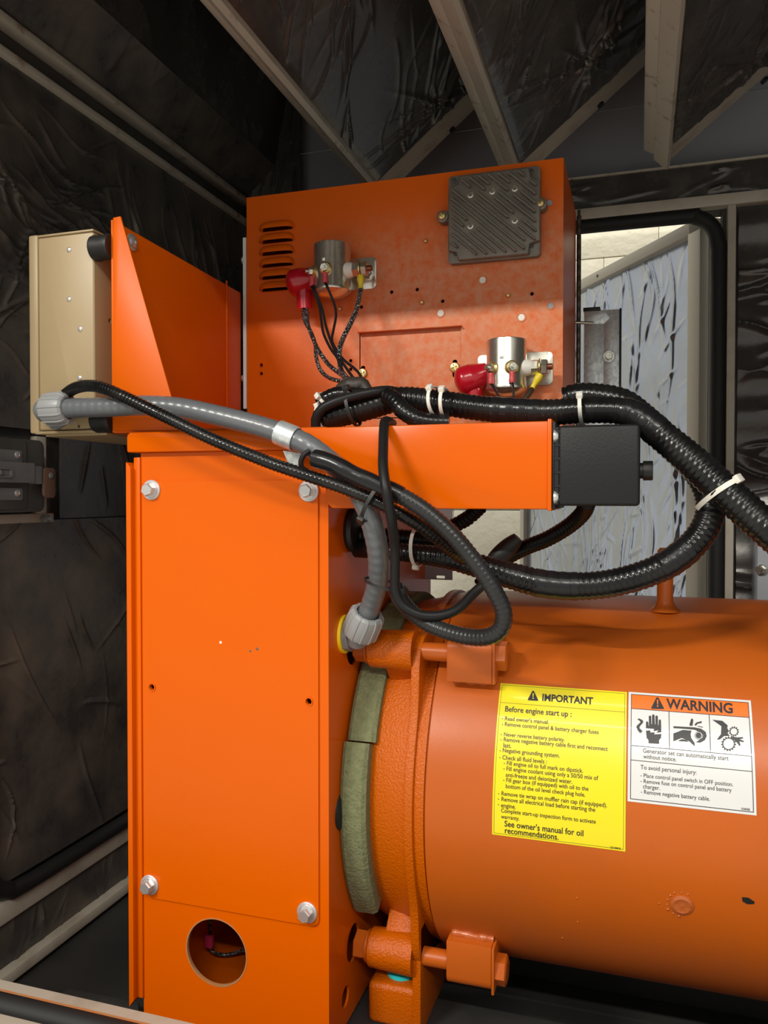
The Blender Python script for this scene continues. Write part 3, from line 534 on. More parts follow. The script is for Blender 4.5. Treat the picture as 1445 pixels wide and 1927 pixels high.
# ================================================================ SOLENOIDS
def solenoid(px, ptop, pbot, label, angs, boot, ears):
    yc = 1.222; a = P(px, ptop, y=yc); b = P(px, pbot, y=yc); r = 0.0305; hgt = a.z-b.z; x, z0 = b.x, b.z; zt = z0+hgt*0.38
    s = thing('solenoid', label, 'solenoid', (x, yc, z0-0.012), 'starter solenoids on the control panel')
    B().lathe((x, yc, z0), (0, 0, 1), [(0, -0.012), (r*0.55, -0.0105), (r*0.85, -0.006), (r*1.03, -0.001), (r*1.04, 0.002), (r, 0.005), (r, hgt-0.004), (r*0.985, hgt-0.001), (r*0.93, hgt), (r*0.9, hgt-0.0015), (0, hgt-0.001)], 40).build('can', 'zinc', s)
    B().box((x-0.006, yc-r-0.0006, z0+hgt*0.55), (x+0.0, yc-r+0.002, z0+hgt*0.55+0.007)).build('stamp', 'zinc', s, 0.0004)
    e0, e1 = ears; zc = z0+hgt*0.46
    B().plate([rrect(x-e0, zc-0.026, x+e1, zc+0.026, 0.008)], (0, CY-0.0025, 0), (1, 0, 0), (0, 0, 1), (0, 1, 0), 0.0023).build('mounting_plate', 'zinc', s, 0.0004)
    B().box((x-0.020, yc+0.010, zc-0.024), (x+0.020, CY-0.002, zc+0.024)).build('strap', 'zinc', s, 0.002)
    for sx in (-e0+0.011, e1-0.014): B().hexa((x+sx, CY-0.0025, zc-0.004), NY, 0.0085, 0.006).build('mounting_nut', 'zinc', s)
    term = []
    for ang in angs:
        d = Vector((math.sin(ang), -math.cos(ang), 0)); c = Vector((x, yc, zt))+d*(r-0.002)
        B().lathe(c, d, [(0.0105, 0), (0.0105, 0.003), (0.008, 0.0055), (0, 0.0055)], 22).build('insulator', 'brass', s)
        st = B().cyl(c, c+d*0.017, 0.0032, n=14).build('terminal_stud', 'zinc', s)
        B().hexa(c+d*0.0060, d, 0.0072, 0.006, 0.2).build('nut', 'zinc', st)
        t = c+d*0.0055; B().lathe(t-d*0.0006, d, [(0.0075, 0), (0.0075, 0.0012)], 18).build('ring_terminal', 'brass', st)
        B().lathe(t+Vector((0, 0, -0.0075)), (0, 0, -1), [(0.0042, 0), (0.0046, 0.003), (0.0040, 0.007), (0.0048, 0.010), (0.0044, 0.016)], 16).build('crimp_sleeve', 'red_sleeve', st)
        term.append(t+Vector((0, 0, -0.022)))
    c = Vector((x+r*0.9, yc-0.004, zt+0.002))
    B().lathe(c, NX, [(0.0130, -0.002), (0.0125, 0.006), (0.0100, 0.0120), (0, 0.0120)], 26).build('collar', 'white_nylon', s)
    st = B().cyl(c, c+Vector((0.042, 0, 0)), 0.0048, n=18).build('power_stud', 'copper', s)
    B().hexa(c+Vector((0.0115, 0, 0)), NX, 0.0118, 0.010, 0.3).build('nut', 'zinc', st); B().hexa(c+Vector((0.026, 0, 0)), NX, 0.0118, 0.009, 0.0).build('nut', 'zinc', st)
    B().lathe(c+Vector((0.0225, 0, 0)), NX, [(0.0125, 0), (0.0125, 0.0022)], 22).build('lug', 'brass', st)
    y0 = c+Vector((0.0238, -0.002, -0.012)); y1 = y0+Vector((boot[2], -0.002, -0.021))
    B().tube([y0+(y1-y0)*(-0.05), y0+(y1-y0)*0.3, y0+(y1-y0)*0.7, y1], lambda t: 0.0048+0.0012*math.sin(t*6.0), 14).build('yellow_sleeve', 'yellow_sleeve', st)
    l = Vector((x-r*0.9, yc+0.006, zt-0.002)); B().lathe(l, (-1, 0, 0), [(0.015, -0.002), (0.0145, 0.006), (0.011, 0.010), (0, 0.010)], 24).build('collar', 'white_nylon', s)
    rb_, dz_, st_ = boot[0], boot[1], boot[3]; tip = l+Vector((-0.052, -0.010, dz_))
    bb = B(); bb.tube([l+Vector((-0.001, -0.002, 0)), l+(tip-l)*0.35, l+(tip-l)*0.7, tip], lambda t: rb_*(0.70+0.30*min(1, t/0.5))*math.sqrt(max(0.02, 1-max(0, (t-0.70)/0.30)**2.4)), 28, step=0.0015)
    sp = l+(tip-l)*0.46; se = sp+Vector((0.003, -0.002, -st_)); bb.tube([sp, sp*0.5+se*0.5, se], lambda t: 0.0138-0.0016*t, 24, step=0.002)
    bb.build('terminal_boot', 'red_boot', s, ang=70)
    return s, term, y1, se
S1, T1, Y1, B1 = solenoid(625, 461, 548, 'silver starter solenoid with L-shaped red boot beside the louvres', (-0.92, 0.03), (0.0225, -0.012, 0.001, 0.048), (0.042, 0.064))
S2, T2, Y2, B2 = solenoid(953, 640, 732, 'silver starter solenoid with drooping red boot above the hose bundle', (-0.60, 0.40), (0.0235, -0.016, -0.012, 0.060), (0.052, 0.066))
# ================================================================ LEFT BRACKET, RELAY BOX
BP = -0.663
br = thing('support_bracket', 'orange folded sheet bracket with a slanted front flange beside the beige box', 'bracket', (-0.60, 1.08, 0.8845))
g = [P(215, 411, y=0.90), P(229, 408, y=0.90), P(324, 745, y=0.90), P(344, 811, y=0.90), P(215, 811, y=0.90)]
B().prism([(p.x, 0.897, p.z) for p in g], (0, 0.003, 0)).build('front_flange', 'orange_bracket', br, 0.0008)
t0 = P(232, 421, x=BP); t1 = P(456, 553, x=BP)
B().prism([(BP, 0.9, 0.8855), (BP, 1.255, 0.8855), (BP, 1.255, t1.z), (BP, 0.9, t0.z-0.002)], (-0.003, 0, 0)).build('side_plate', 'orange_bracket', br, 0.0006)
sy = P(425, 650, x=BP).y
B().box((BP, sy, 0.889), (BP+0.0022, sy+0.0025, P(425, 528, x=BP).z)).build('seam', 'orange_bracket', br, 0.0006)
slab('base_plate', (BP, 0.9, 0.8848), (-0.40, 1.258, 0.8878), 'orange_bracket', br)
c = P(248, 456, x=BP); B().lathe(c, NX, [(0.0115, 0), (0.0115, 0.0015), (0.0105, 0.002)], 24).build('washer', 'zinc_bolt', br)
dome(br, c+Vector((0.002, 0, 0)), NX, 0.0075, name='rivet')
rx = thing('relay_box', 'beige painted steel relay box hung on rubber mounts by the left wall', 'box', (-0.75, 1.0, 0.886))
k0 = P(56, 438, y=0.9); k1 = P(178, 428, y=0.9); kz0 = P(120, 812, y=0.9).z; kz1 = k1.z
X0b, X1b = P(57, 600, y=0.9).x, P(177, 600, y=0.9).x
rbd = B().box((X0b+0.012, 0.9, kz0+0.002), (X1b, 1.10, kz1-0.004)).build('body', 'beige_paint', rx, 0.004, 3)
hq = P(207, 604, x=X1b); cut(rbd, B().cyl(hq+Vector((0.004, 0, 0)), hq-Vector((0.03, 0, 0)), 0.0035, n=16))
hq = P(148, 802, y=0.9); cut(rbd, B().cyl(hq-Vector((0, 0.004, 0)), hq+Vector((0, 0.03, 0)), 0.0022, n=14))
B().box((X0b, 0.897, kz0-0.002), (X0b+0.0155, 1.10, kz1-0.001)).build('cover_flange', 'beige_paint', rx, 0.003)
slab('bottom_lip', (X0b+0.008, 0.898, kz0-0.003), (X1b+0.002, 1.10, kz0+0.001), 'beige_paint', rx, 0.001)
slab('top_lip', (X0b+0.010, 0.898, kz1-0.005), (X1b+0.001, 1.10, kz1-0.002), 'beige_paint', rx, 0.001)
for q in ((130, 470), (130, 563), (151, 619), (150, 711)): dome(rx, P(*q, y=0.9), NY, 0.0036)
# tray the relay box rests on, reaching back under it
B().prism([(X0b+0.02, 0.905, kz0-0.003), (X1b+0.015, 0.905, kz0-0.003), (BP-0.004, 1.09, kz0-0.003), (X0b+0.02, 1.09, kz0-0.003)], (0, 0, -0.003)).build('tray', 'beige_paint', rx)
for q, nm in (((197, 466), 'upper'), ((200, 794), 'lower')):
    c = P(*q, x=(X1b+BP)/2); zz = max(c.z, 0.903)
    o = B().lathe((X1b-0.0005, c.y, zz), NX, [(0.0165, 0), (0.0172, 0.004), (0.0155, (BP-X1b)/2), (0.0172, BP-X1b-0.007), (0.0165, BP-X1b-0.002)], 28).build('rubber_mount', 'rubber')
    tag(o, 'black rubber mount between beige box and bracket, at its '+('top' if nm == 'upper' else 'bottom')+' corner', 'rubber mount', 'rubber mounts of the beige box')
# ================================================================ ALTERNATOR
DX = -0.2455
al = thing('alternator', 'big orange alternator drum with clamp bolts and a cast adapter', 'alternator', (0.4, AY, 0.11))
B().lathe((DX, AY, AZ), NX, [(0.235, 0.006), (R-0.0012, 0), (R, 0.0012), (R, 1.58), (0.2, 1.60), (0, 1.60)], 160).build('drum', 'orange_drum', al)
B().lathe((DX-0.004, AY, AZ), NX, [(0.2465, 0), (0.2465, 0.012)], 96).build('gap_ring', 'orange_drum', al)
B().lathe((-0.352, AY, AZ), NX, [(0.10, -0.0), (0.222, 0.0), (0.226, 0.012), (0.2345, 0.030), (0.240, 0.06), (0.2475, 0.085), (0.2495, 0.104), (0.20, 0.1045)], 128).build('adapter', 'orange_cast', al)
fl = []
for k in range(120):
    th = 2*PI*k/120; d = min(abs((th-a+PI) % (2*PI)-PI) for a in (PI/4, 3*PI/4, 5*PI/4, 7*PI/4)); rr = 0.2530+0.0385*math.exp(-(d/0.19)**2)
    fl.append((-0.2725, AY-rr*math.cos(th), AZ+rr*math.sin(th)))
B().prism(fl, (0.0115, 0, 0)).build('flange', 'orange_cast', al, 0.002)
B().box((-0.2725, 0.972, 0.105), (-0.2610, 1.16, 0.25)).build('foot_plate', 'orange_cast', al, 0.002)
B().box((-0.335, 0.978, 0.110), (-0.262, 1.10, 0.165)).build('foot', 'orange_cast', al, 0.008, 3)
fb = Vector((-0.298, 1.010, 0.165))
B().hexa(fb, (0, 0, 1), 0.014, 0.012).build('foot_nut', 'grey_steel', al); B().lathe(fb, (0, 0, 1), [(0.019, 0), (0.018, 0.004), (0.012, 0.006), (0, 0.006)], 20).build('paint_mark', 'turquoise', al)
for (yy, zz), sg in ((CU, 1), (CL, -1)):
    c = Vector((0, yy, zz))
    B().lathe((-0.3335, yy, zz), NX, [(0.0215, 0), (0.0245, 0.003), (0.0255, 0.03), (0.0270, 0.062)], 36).build('boss', 'orange_cast', al)
    o = Vector((0, AY-yy, AZ-zz)).normalized(); t = o.cross(Vector((1, 0, 0)))
    B().prism([c+Vector((-0.313, 0, 0))-t*0.018, c+Vector((-0.313, 0, 0))+t*0.018, c+Vector((-0.313, 0, 0))+t*0.020+o*0.055, c+Vector((-0.313, 0, 0))-t*0.020+o*0.055], (0.041, 0, 0)).build('boss_web', 'orange_cast', al, 0.003)
    B().hexa((-0.3525, yy, zz), NX, 0.0185, 0.0165, 0.4).build('nut', 'orange_drum', al); B().lathe((-0.3365, yy, zz), NX, [(0.0205, 0), (0.0205, 0.003)], 28).build('washer', 'orange_drum', al)
    B().cyl((-0.2615, yy, zz), (-0.226, yy, zz), 0.0115, n=28).build('bolt_shank', 'orange_drum', al)
    # welded lug: front face down/up from the drum, rounded over the bolt
    yf = yy-0.020; za = P(865, 1281 if sg > 0 else 1768, y=yf+0.008).z; zb = zz+sg*0.021; pr = [(yf, za)]
    for k in range(7):
        a = PI/2*k/6; pr.append((yf+0.013*(1-math.cos(a)), zb-sg*0.013*(1-math.sin(a))))
    pr += [(yy+0.05, zb), (yy+0.05, za)]
    B().prism([(-0.2265, a, b) for a, b in pr], (0.0565, 0, 0)).build('lug', 'orange_drum', al, 0.0008)
    B().prism([(-0.1695, a, b) for a, b in ([(yf-0.001, za), (yf-0.001, zb+sg*0.001), (yy+0.03, zb+sg*0.001), (yy+0.03, za)])], (0.0035, 0, 0)).build('lug_washer', 'orange_drum', al, 0.0008)
    B().hexa((-0.166, yy, zz), NX, 0.0185, 0.0135, 0.15).build('bolt_head', 'orange_drum', al)
    wz = za-sg*0.002; wy = AY-math.sqrt(max(0, (R+0.001)**2-(wz-AZ)**2))
    B().tube([(-0.222, wy, wz), (-0.208, wy-0.001, wz+0.001), (-0.195, wy, wz-0.0006), (-0.182, wy-0.001, wz+0.0006), (-0.170, wy, wz)], lambda t: 0.0052+0.0012*math.sin(t*19), 12).build('weld_bead', 'weld', al)
wx, ws = D(1283, 1703); c = drum(wx, ws); nn = drum(wx, ws, 1)-c
B().lathe(c-nn*0.002, nn, [(0.0115, 0), (0.0125, 0.003), (0.009, 0.0046), (0.006, 0.0036), (0, 0.0042)], 22).build('plug_weld', 'weld', al)
for k in range(9):
    a = 1.2+k*0.42; q = drum(wx+0.0155*math.cos(a)*(1+0.3*random.random()), ws+0.0155*math.sin(a), -0.0004); B().sph(q, 0.0012+0.0008*random.random(), 8).build('weld_spatter', 'weld', al)
ch = [(1396, 1688), (1408, 1689), (1420, 1697), (1418, 1701), (1406, 1701), (1397, 1696)]
def decal(name, pts, m, par, off=0.0006, th=0.0004):
    q = [D(*p) for p in pts]; return B().prism([drum(a, b, off) for a, b in q], (drum(*q[0], 1)-drum(*q[0], 0))*th).build(name, m, par, smooth=False)
decal('paint_chip', ch, 'chip_black', al, 0.0001)
for q in ((1085, 1690), (1087, 1735), (1058, 1765), (1240, 1700)):
    a, b = D(*q); B().sph(drum(a, b, -0.0003), 0.0013, 8).build('weld_spatter', 'weld', al)
sx_, _ = D(1250, 1135); q = drum(sx_, math.radians(76)*R, -0.003); zt = P(1247, 1031, y=q.y).z
B().lathe(q, (0, 0, 1), [(0.022, 0.0), (0.014, 0.006), (0.0105, 0.014), (0.010, zt-q.z-0.004), (0.007, zt-q.z), (0, zt-q.z)], 24).build('lifting_stud', 'orange_drum', al)
sk = struct(slab('skid', (-0.62, 0.955, 0.0), (1.30, 1.06, 0.110), 'floor_dark', None, 0.006), 'black steel skid rail under the alternator', 'skid rail')
slab('skid', (-0.62, 1.32, 0.0), (1.30, 1.42, 0.110), 'floor_dark', sk, 0.006)
# far foot to the skid
B().box((0.9, 0.99, 0.105), (1.0, 1.40, 0.20)).build('foot', 'orange_cast', al, 0.004)
hb_ = P(975, 1861, y=1.30); o = B().hexa((hb_.x, 1.318, max(hb_.z, 0.05)), NY, 0.012, 0.009).build('skid_bolt', 'dark_steel', sk)
# foam strips round the adapter
def foam(a0, a1, x0, x1, r0, r1, label):
    prof = [(r0, 0), (r1-0.004, 0), (r1, 0.005), (r1, x1-x0-0.005), (r1-0.004, x1-x0), (r0, x1-x0)]; b = B(); bm = b.bm; rings = []
    n = max(6, int((a1-a0)/3))
    for k in range(n+1):
        th = math.radians(a0+(a1-a0)*k/n); rings.append([bm.verts.new((x0+h, AY-r*math.cos(th), AZ+r*math.sin(th))) for r, h in prof])
    for p, q in zip(rings, rings[1:]):
        for j in range(6): bm.faces.new((p[j], p[(j+1) % 6], q[(j+1) % 6], q[j]))
    bm.faces.new(rings[0]); bm.faces.new(rings[-1][::-1]); return tag(b.build('foam_strip', 'foam'), label, 'foam strip', 'green foam strips around the adapter')
foam(-36.5, 19.5, -0.3565, -0.322, 0.2345, 0.2535, 'long green foam strip wrapped round the lower side of the adapter')
foam(20, 112, -0.3535, -0.316, 0.2345, 0.248, 'green foam strip over the upper side of the adapter beneath the grey fitting')
c = P(643, 1525, x=BX1); o = B().lathe((BX1-0.0005, c.y, c.z), NX, [(0.024, 0), (0.024, 0.002), (0.021, 0.0042), (0.012, 0.0058), (0, 0.006)], 32).build('rubber_plug', 'rubber'); tag(o, 'round black rubber plug in the junction box side behind the foam', 'plug')
# ================================================================ STICKERS
def sticker(name, label, p00, p11, m):
    (x0, s0), (x1, s1) = p00, p11; b = B(); n = 30; rows = []
    for off in (0.0007, 0.0001):
        rows.append([[b.bm.verts.new(drum(x, s0+(s1-s0)*k/n, off)) for k in range(n+1)] for x in (x0, x1)])
    for (l, r) in rows:
        for k in range(n): b.bm.faces.new((l[k], r[k], r[k+1], l[k+1]))
    (l, r), (l2, r2) = rows
    for k in range(n): b.bm.faces.new((l[k], l[k+1], l2[k+1], l2[k])); b.bm.faces.new((r[k], r2[k], r2[k+1], r[k+1]))
    b.bm.faces.new((l[0], l2[0], r2[0], r[0])); b.bm.faces.new((l[n], r[n], r2[n], l2[n]))
    return tag(b.build(name, m, ang=60), label, 'sticker')
def strips(quads, m, par, name, off=0.0010):
    b = B()
    for x0, s0, x1, s1 in quads:
        n = max(1, int(abs(s1-s0)/0.006)); L = [[b.bm.verts.new(drum(x, s0+(s1-s0)*k/n, off)) for k in range(n+1)] for x in (x0, x1)]
        for k in range(n): b.bm.faces.new((L[0][k], L[1][k], L[1][k+1], L[0][k+1]))
    return b.build(name, m, par, ang=60)
def flat(polys, cv, m, par, name, off=0.0011):
    """printed shapes: polygons in sticker crop coordinates wrapped on the drum"""
    b = B()
    for pl in polys:
        ed = []; vs = [b.bm.verts.new((*cv(*p), 0)) for p in pl]
        for i in range(len(vs)): ed.append(b.bm.edges.new((vs[i], vs[(i+1) % len(vs)])))
        bmesh.ops.triangle_fill(b.bm, use_beauty=True, use_dissolve=False, edges=ed)
    bmesh.ops.subdivide_edges(b.bm, edges=[e for e in b.bm.edges if e.calc_length() > 0.008], cuts=2)
    for v in b.bm.verts: v.co = drum(v.co.x, v.co.y, off)
    return b.build(name, m, par, smooth=False)
def lettering(lines, cv, par, m='ink', off=0.0012, vs=1.16):
    for txt, a, z, wt in lines:
        cu = bpy.data.curves.new('txt', 'FONT'); cu.body = txt; cu.size = 1.0; cu.resolution_u = 3; cu.offset = wt; cu.fill_mode = 'FRONT'; cu.dimensions = '2D'
        to = bpy.data.objects.new('txt', cu); col.objects.link(to); me = to.to_mesh(); n = len(me.vertices); co = np.empty(n*3, np.float32); me.vertices.foreach_get('co', co); co = co.reshape(-1, 3)
        (xa, sa), (xb, sb) = cv(*a), cv(*z); x0, x1 = co[:, 0].min(), co[:, 0].max(); k = (xb-xa)/(x1-x0); sm = (sa+sb)/2
        vv = [tuple(drum(xa+(v[0]-x0)*k, sm+v[1]*k*vs, off)) for v in co]; ff = [list(p.vertices) for p in me.polygons]
        to.to_mesh_clear(); bpy.data.objects.remove(to, do_unlink=True); bpy.data.curves.remove(cu)
        me = bpy.data.meshes.new('text_line'); me.from_pydata(vv, [], ff); me.update(); link('text_line', me, m, par, False)
cy_ = lambda x, y: D(900+x/2.651, 1260+y/2.651); cw_ = lambda x, y: D(1180+x/5.453, 1290+y/5.453)
ys = sticker('instruction_sticker', 'yellow instruction sticker with rows of small black text on the drum', (-0.1625, -0.0035), (-0.0118, 0.1762), 'sticker_yellow')
bx0, bx1, bs0, bs1, bw = -0.1605, -0.0138, -0.0015, 0.1742, 0.00035; hs = cy_(420, 190)[1]
strips([(bx0, bs0, bx0+bw, bs1), (bx1-bw, bs0, bx1, bs1), (bx0, bs0, bx1, bs0+bw), (bx0, bs1-bw, bx1, bs1), (bx0, hs, bx1, hs+bw)], 'ink', ys, 'border')
YL = [('IMPORTANT', (318, 160), (572, 172), 0.022), ('Before engine start up :', (133, 212), (465, 235), 0.006), ("Read owner's manual.", (133, 255), (352, 272), 0), ('Remove control panel & battery charger fuses', (132, 285), (600, 320), 0),
      ('Never reverse battery polarity.', (128, 333), (430, 360), 0), ('Remove negative battery cable first and reconnect', (127, 360), (645, 405), 0), ('last.', (125, 388), (164, 391), 0), ('Negative grounding system.', (122, 412), (405, 440), 0),
      ('Check all fluid levels :', (120, 450), (342, 468), 0), ('- Fill engine oil to full mark on dipstick.', (127, 477), (522, 513), 0), ('- Fill engine coolant using only a 50/50 mix of', (125, 504), (598, 550), 0), ('anti-freeze and deionized water.', (137, 535), (468, 568), 0),
      ('- Fill gear box (if equipped) with oil to the', (124, 560), (549, 603), 0), ('bottom of the oil level check plug hole.', (137, 592), (533, 632), 0), ('Remove tie wrap on muffler rain cap (if equipped).', (116, 627), (642, 686), 0),
      ('Remove all electrical load before starting the', (116, 655), (583, 708), 0), ('engine.', (114, 688), (187, 692), 0), ('Complete start-up inspection form to activate', (114, 712), (586, 766), 0), ('warranty.', (114, 742), (205, 750), 0),
      ("See owner's manual for oil", (131, 782), (524, 828), 0.006), ('recommendations.', (133, 816), (400, 845), 0.006), ('GE1848-B', (657, 890), (710, 895), 0)]
lettering([(t, a, z, w+0.006) for t, a, z, w in YL], cy_, ys)
flat([[(x-2.2, y-2.2), (x+2.2, y-2.2), (x+2.2, y+2.2), (x-2.2, y+2.2)] for x, y in ((121, 246), (121, 275), (114, 325), (113, 351), (110, 406), (108, 440), (102, 619), (101, 645), (101, 673))], cy_, 'ink', ys, 'bullets')
flat([[(246, 152), (270, 108), (277, 108), (300, 155), (296, 158), (250, 155)]], cy_, 'ink', ys, 'alert_triangle'); flat([[(271, 120), (277, 120), (275.5, 139), (272, 139)], [(271.5, 143), (276, 143), (276, 148), (271.5, 148)]], cy_, 'sticker_yellow', ys, 'alert_mark', 0.0013)
wsn = sticker('warning_sticker', 'white warning sticker with orange header and three pictograms on the drum', (-0.0098, 0.0520), (0.1232, 0.1768), 'sticker_white')
wx0, wx1, s0_, s1_, lw = -0.0070, 0.1205, 0.0548, 0.1740, 0.0007
h1 = (cw_(40, 245)[1]+cw_(1245, 330)[1])/2; h2 = (cw_(40, 620)[1]+cw_(1280, 730)[1])/2; h3 = (cw_(40, 770)[1]+cw_(1285, 885)[1])/2; v1 = cw_(428, 460)[0]; v2 = cw_(845, 500)[0]
strips([(wx0, h1, wx1, s1_)], 'sticker_orange', wsn, 'orange_header', 0.0009)
strips([(wx0, s0_, wx0+lw, s1_), (wx1-lw, s0_, wx1, s1_), (wx0, s0_, wx1, s0_+lw), (wx0, s1_-lw, wx1, s1_), (wx0, h1, wx1, h1+lw), (wx0, h2, wx1, h2+lw), (wx0, h3, wx1, h3+lw), (v1, h2, v1+lw, h1), (v2, h2, v2+lw, h1)], 'ink', wsn, 'border', 0.0011)
lettering([('WARNING', (400, 236), (1085, 288), 0.03), ('Generator set can automatically start', (163, 692), (1040, 768), 0), ('without notice.', (165, 748), (505, 780), 0), ('To avoid personal injury:', (137, 860), (710, 912), 0),
           ('- Place control panel switch in OFF position.', (137, 942), (1085, 1032), 0), ('- Remove fuse on control panel and battery', (137, 1000), (1070, 1090), 0), ('charger.', (163, 1054), (335, 1072), 0), ('- Remove negative battery cable.', (140, 1110), (848, 1180), 0), ('058088', (1170, 1275), (1258, 1283), 0)], cw_, wsn)
flat([[(245, 235), (300, 128), (312, 124), (322, 130), (380, 240), (372, 246), (252, 243)]], cw_, 'ink', wsn, 'alert_triangle', 0.0012); flat([[(304, 150), (320, 150), (316, 200), (308, 200)], [(305, 208), (319, 208), (319, 222), (305, 222)]], cw_, 'sticker_orange', wsn, 'alert_mark', 0.0014)
def gear(cx, cy, r0, r1, r2, n):     # toothed ring as quads
    out = []
    for k in range(n*4):
        a, b = 2*PI*k/(n*4), 2*PI*(k+1)/(n*4); rr = r2 if k % 4 < 2 else r1
        out.append([(cx+r0*math.cos(a), cy+r0*math.sin(a)), (cx+rr*math.cos(a), cy+rr*math.sin(a)), (cx+rr*math.cos(b), cy+rr*math.sin(b)), (cx+r0*math.cos(b), cy+r0*math.sin(b))])
    return out
hand = [[(192, 440), (194, 375), (204, 370), (216, 380), (220, 415), (224, 418), (222, 318), (234, 311), (246, 318), (248, 400), (254, 400), (256, 306), (268, 298), (280, 306), (284, 402), (290, 402), (290, 316), (302, 310), (314, 318), (316, 410), (322, 410), (324, 358), (335, 350), (346, 358), (350, 480), (300, 486), (322, 462), (268, 470), (278, 448)],
        [(193, 466), (236, 462), (238, 484), (284, 484), (276, 504), (350, 500), (346, 540), (326, 562), (328, 600), (220, 594), (218, 560), (200, 540)],
        [(104, 352), (122, 340), (160, 360), (165, 380), (128, 424), (126, 440), (150, 462), (160, 476), (144, 474), (150, 492), (136, 482), (136, 494), (112, 468), (94, 432), (100, 414), (138, 378), (126, 362)]]
belt = [[(474, 420), (690, 432), (760, 446), (806, 480), (816, 520), (796, 562), (750, 588), (706, 584), (730, 566), (772, 540), (778, 512), (760, 482), (720, 470), (690, 456), (474, 438)],
        [(474, 494), (570, 458), (660, 466), (650, 500), (656, 540), (690, 590), (692, 626), (640, 576), (560, 540), (474, 574)], [(520, 572), (560, 552), (604, 560), (630, 578)],
        [(640, 400), (656, 345), (668, 342), (678, 358), (670, 416), (640, 416)], [(690, 404), (710, 382), (764, 368), (762, 388), (724, 394), (702, 418)], [(718, 416), (780, 428), (772, 434), (730, 426)]]+gear(732, 514, 36, 40, 41, 12)+[[(732+30*math.cos(t*PI/8), 514+30*math.sin(t*PI/8)) for t in range(16)]]+[[(480+k*18, 437), (489+k*18, 437.5), (486+k*18, 446)] for k in range(11)]
gears = gear(1094, 474, 34, 42, 52, 12)+gear(1040, 600, 54, 64, 76, 15)+[[(872, 354), (976, 366), (1030, 412), (1026, 440), (1042, 470), (1028, 490), (1052, 520), (996, 520), (948, 556), (920, 556), (962, 500), (966, 420)],
        [(1060, 520), (1100, 530), (1130, 534), (1186, 532), (1188, 546), (1150, 552), (1196, 572), (1194, 584), (1150, 574), (1162, 618), (1150, 622), (1128, 590), (1090, 556), (1070, 540)]]
for nm, pl in (('shock_pictogram', hand), ('belt_pictogram', belt), ('gear_pictogram', gears)): flat(pl, cw_, 'ink', wsn, nm)
# ================================================================ HOSES, CABLES, WIRES
def path(L): return [P(a, b, y=c) for a, b, c in L]
def section(pts, t0, t1):
    q = spline(pts, 0.004); L = [0.0]
    for a, b in zip(q, q[1:]): L.append(L[-1]+(b-a).length)
    return [p for p, l in zip(q, L) if t0 <= l/L[-1] <= t1]
def at(pts, t):
    q = spline(pts, 0.004); i = min(len(q)-2, max(1, int(t*len(q)))); return q[i], (q[i+1]-q[i-1]).normalized()
def hose(name, label, cat, L, r, m, rib=None, n=14, tapes=(), step=0.0018, group=None, tr=1.07):
    pts = path(L); rr = r if callable(r) else (lambda t: r); root = thing(name, label, cat, pts[0], group)
    B().tube(pts, rr, n, rib, step=step if rib else 0.006).build('sleeve', m, root, ang=80)
    for t0, t1 in tapes:
        B().tube(section(pts, t0, t1), lambda t: rr(t0+(t1-t0)*t)*tr*(1+0.025*math.sin(t*23)), n, raw=True).build('tape_wrap', 'tape', root, ang=80)
    return root, pts
def nutfit(par, c, ax, r, L):
    """ribbed compression nut"""
    B().lathe(c, ax, [(r*0.80, -L*0.05), (r*0.95, 0), (r, L*0.12), (r, L*0.72), (r*0.93, L*0.92), (r*0.80, L), (r*0.66, L), (r*0.64, L*0.8)], 180, ribs=(12, 0.05, 0.90)).build('compression_nut', 'fitting_grey', par, ang=25)
# --- grey conduit from the beige box to the side of the junction box
CG = [(112, 769, 0.868), (140, 768, 0.866), (200, 766, 0.864), (270, 763, 0.863), (340, 768, 0.863), (420, 785, 0.862), (500, 806, 0.862), (550, 824, 0.862), (586, 842, 0.862), (625, 872, 0.862), (662, 908, 0.862), (688, 952, 0.866), (704, 1000, 0.876), (712, 1048, 0.892), (711, 1092, 0.910), (699, 1136, 0.928), (682, 1178, 0.940)]
gc, gp = hose('flexible_conduit', 'thick grey flexible conduit with grey screw fittings at both ends', 'conduit', CG, 0.0128, 'conduit_grey', (0.012, 0.0115, 0.0), 20)
c0 = gp[0]; nutfit(gc, c0+Vector((-0.019, 0.001, 0)), (1, -0.03, 0), 0.0212, 0.034)
B().tube([c0+Vector((-0.016, 0.001, 0)), c0+Vector((-0.026, 0.004, -0.001)), c0+Vector((-0.030, 0.014, -0.002)), c0+Vector((-0.030, 0.0315, -0.003))], 0.0155, 20).build('elbow', 'fitting_body', gc)
B().lathe(c0+Vector((-0.030, 0.0265, -0.004)), (0, 1, 0), [(0.021, 0), (0.021, 0.0055)], 8).build('lock_nut', 'fitting_body', gc, 0.001)
q1, tg = at(gp, 0.985); nutfit(gc, q1+tg*0.020, -tg, 0.0225, 0.034)
wl_ = P(647, 1193, x=BX1)
B().tube([q1+tg*0.014, q1+tg*0.026, Vector((BX1+0.022, wl_.y-0.002, wl_.z+0.002)), Vector((BX1+0.003, wl_.y, wl_.z))], 0.0165, 20).build('elbow', 'fitting_body', gc)
B().lathe((BX1+0.0035, wl_.y, wl_.z), NX, [(0.0225, 0), (0.0225, 0.008)], 8).build('lock_nut', 'fitting_body', gc, 0.001)
B().lathe((BX1-0.0003, wl_.y, wl_.z), NX, [(0.0245, 0), (0.0245, 0.0042)], 32).build('sealing_ring', 'yellow_seal', gc)
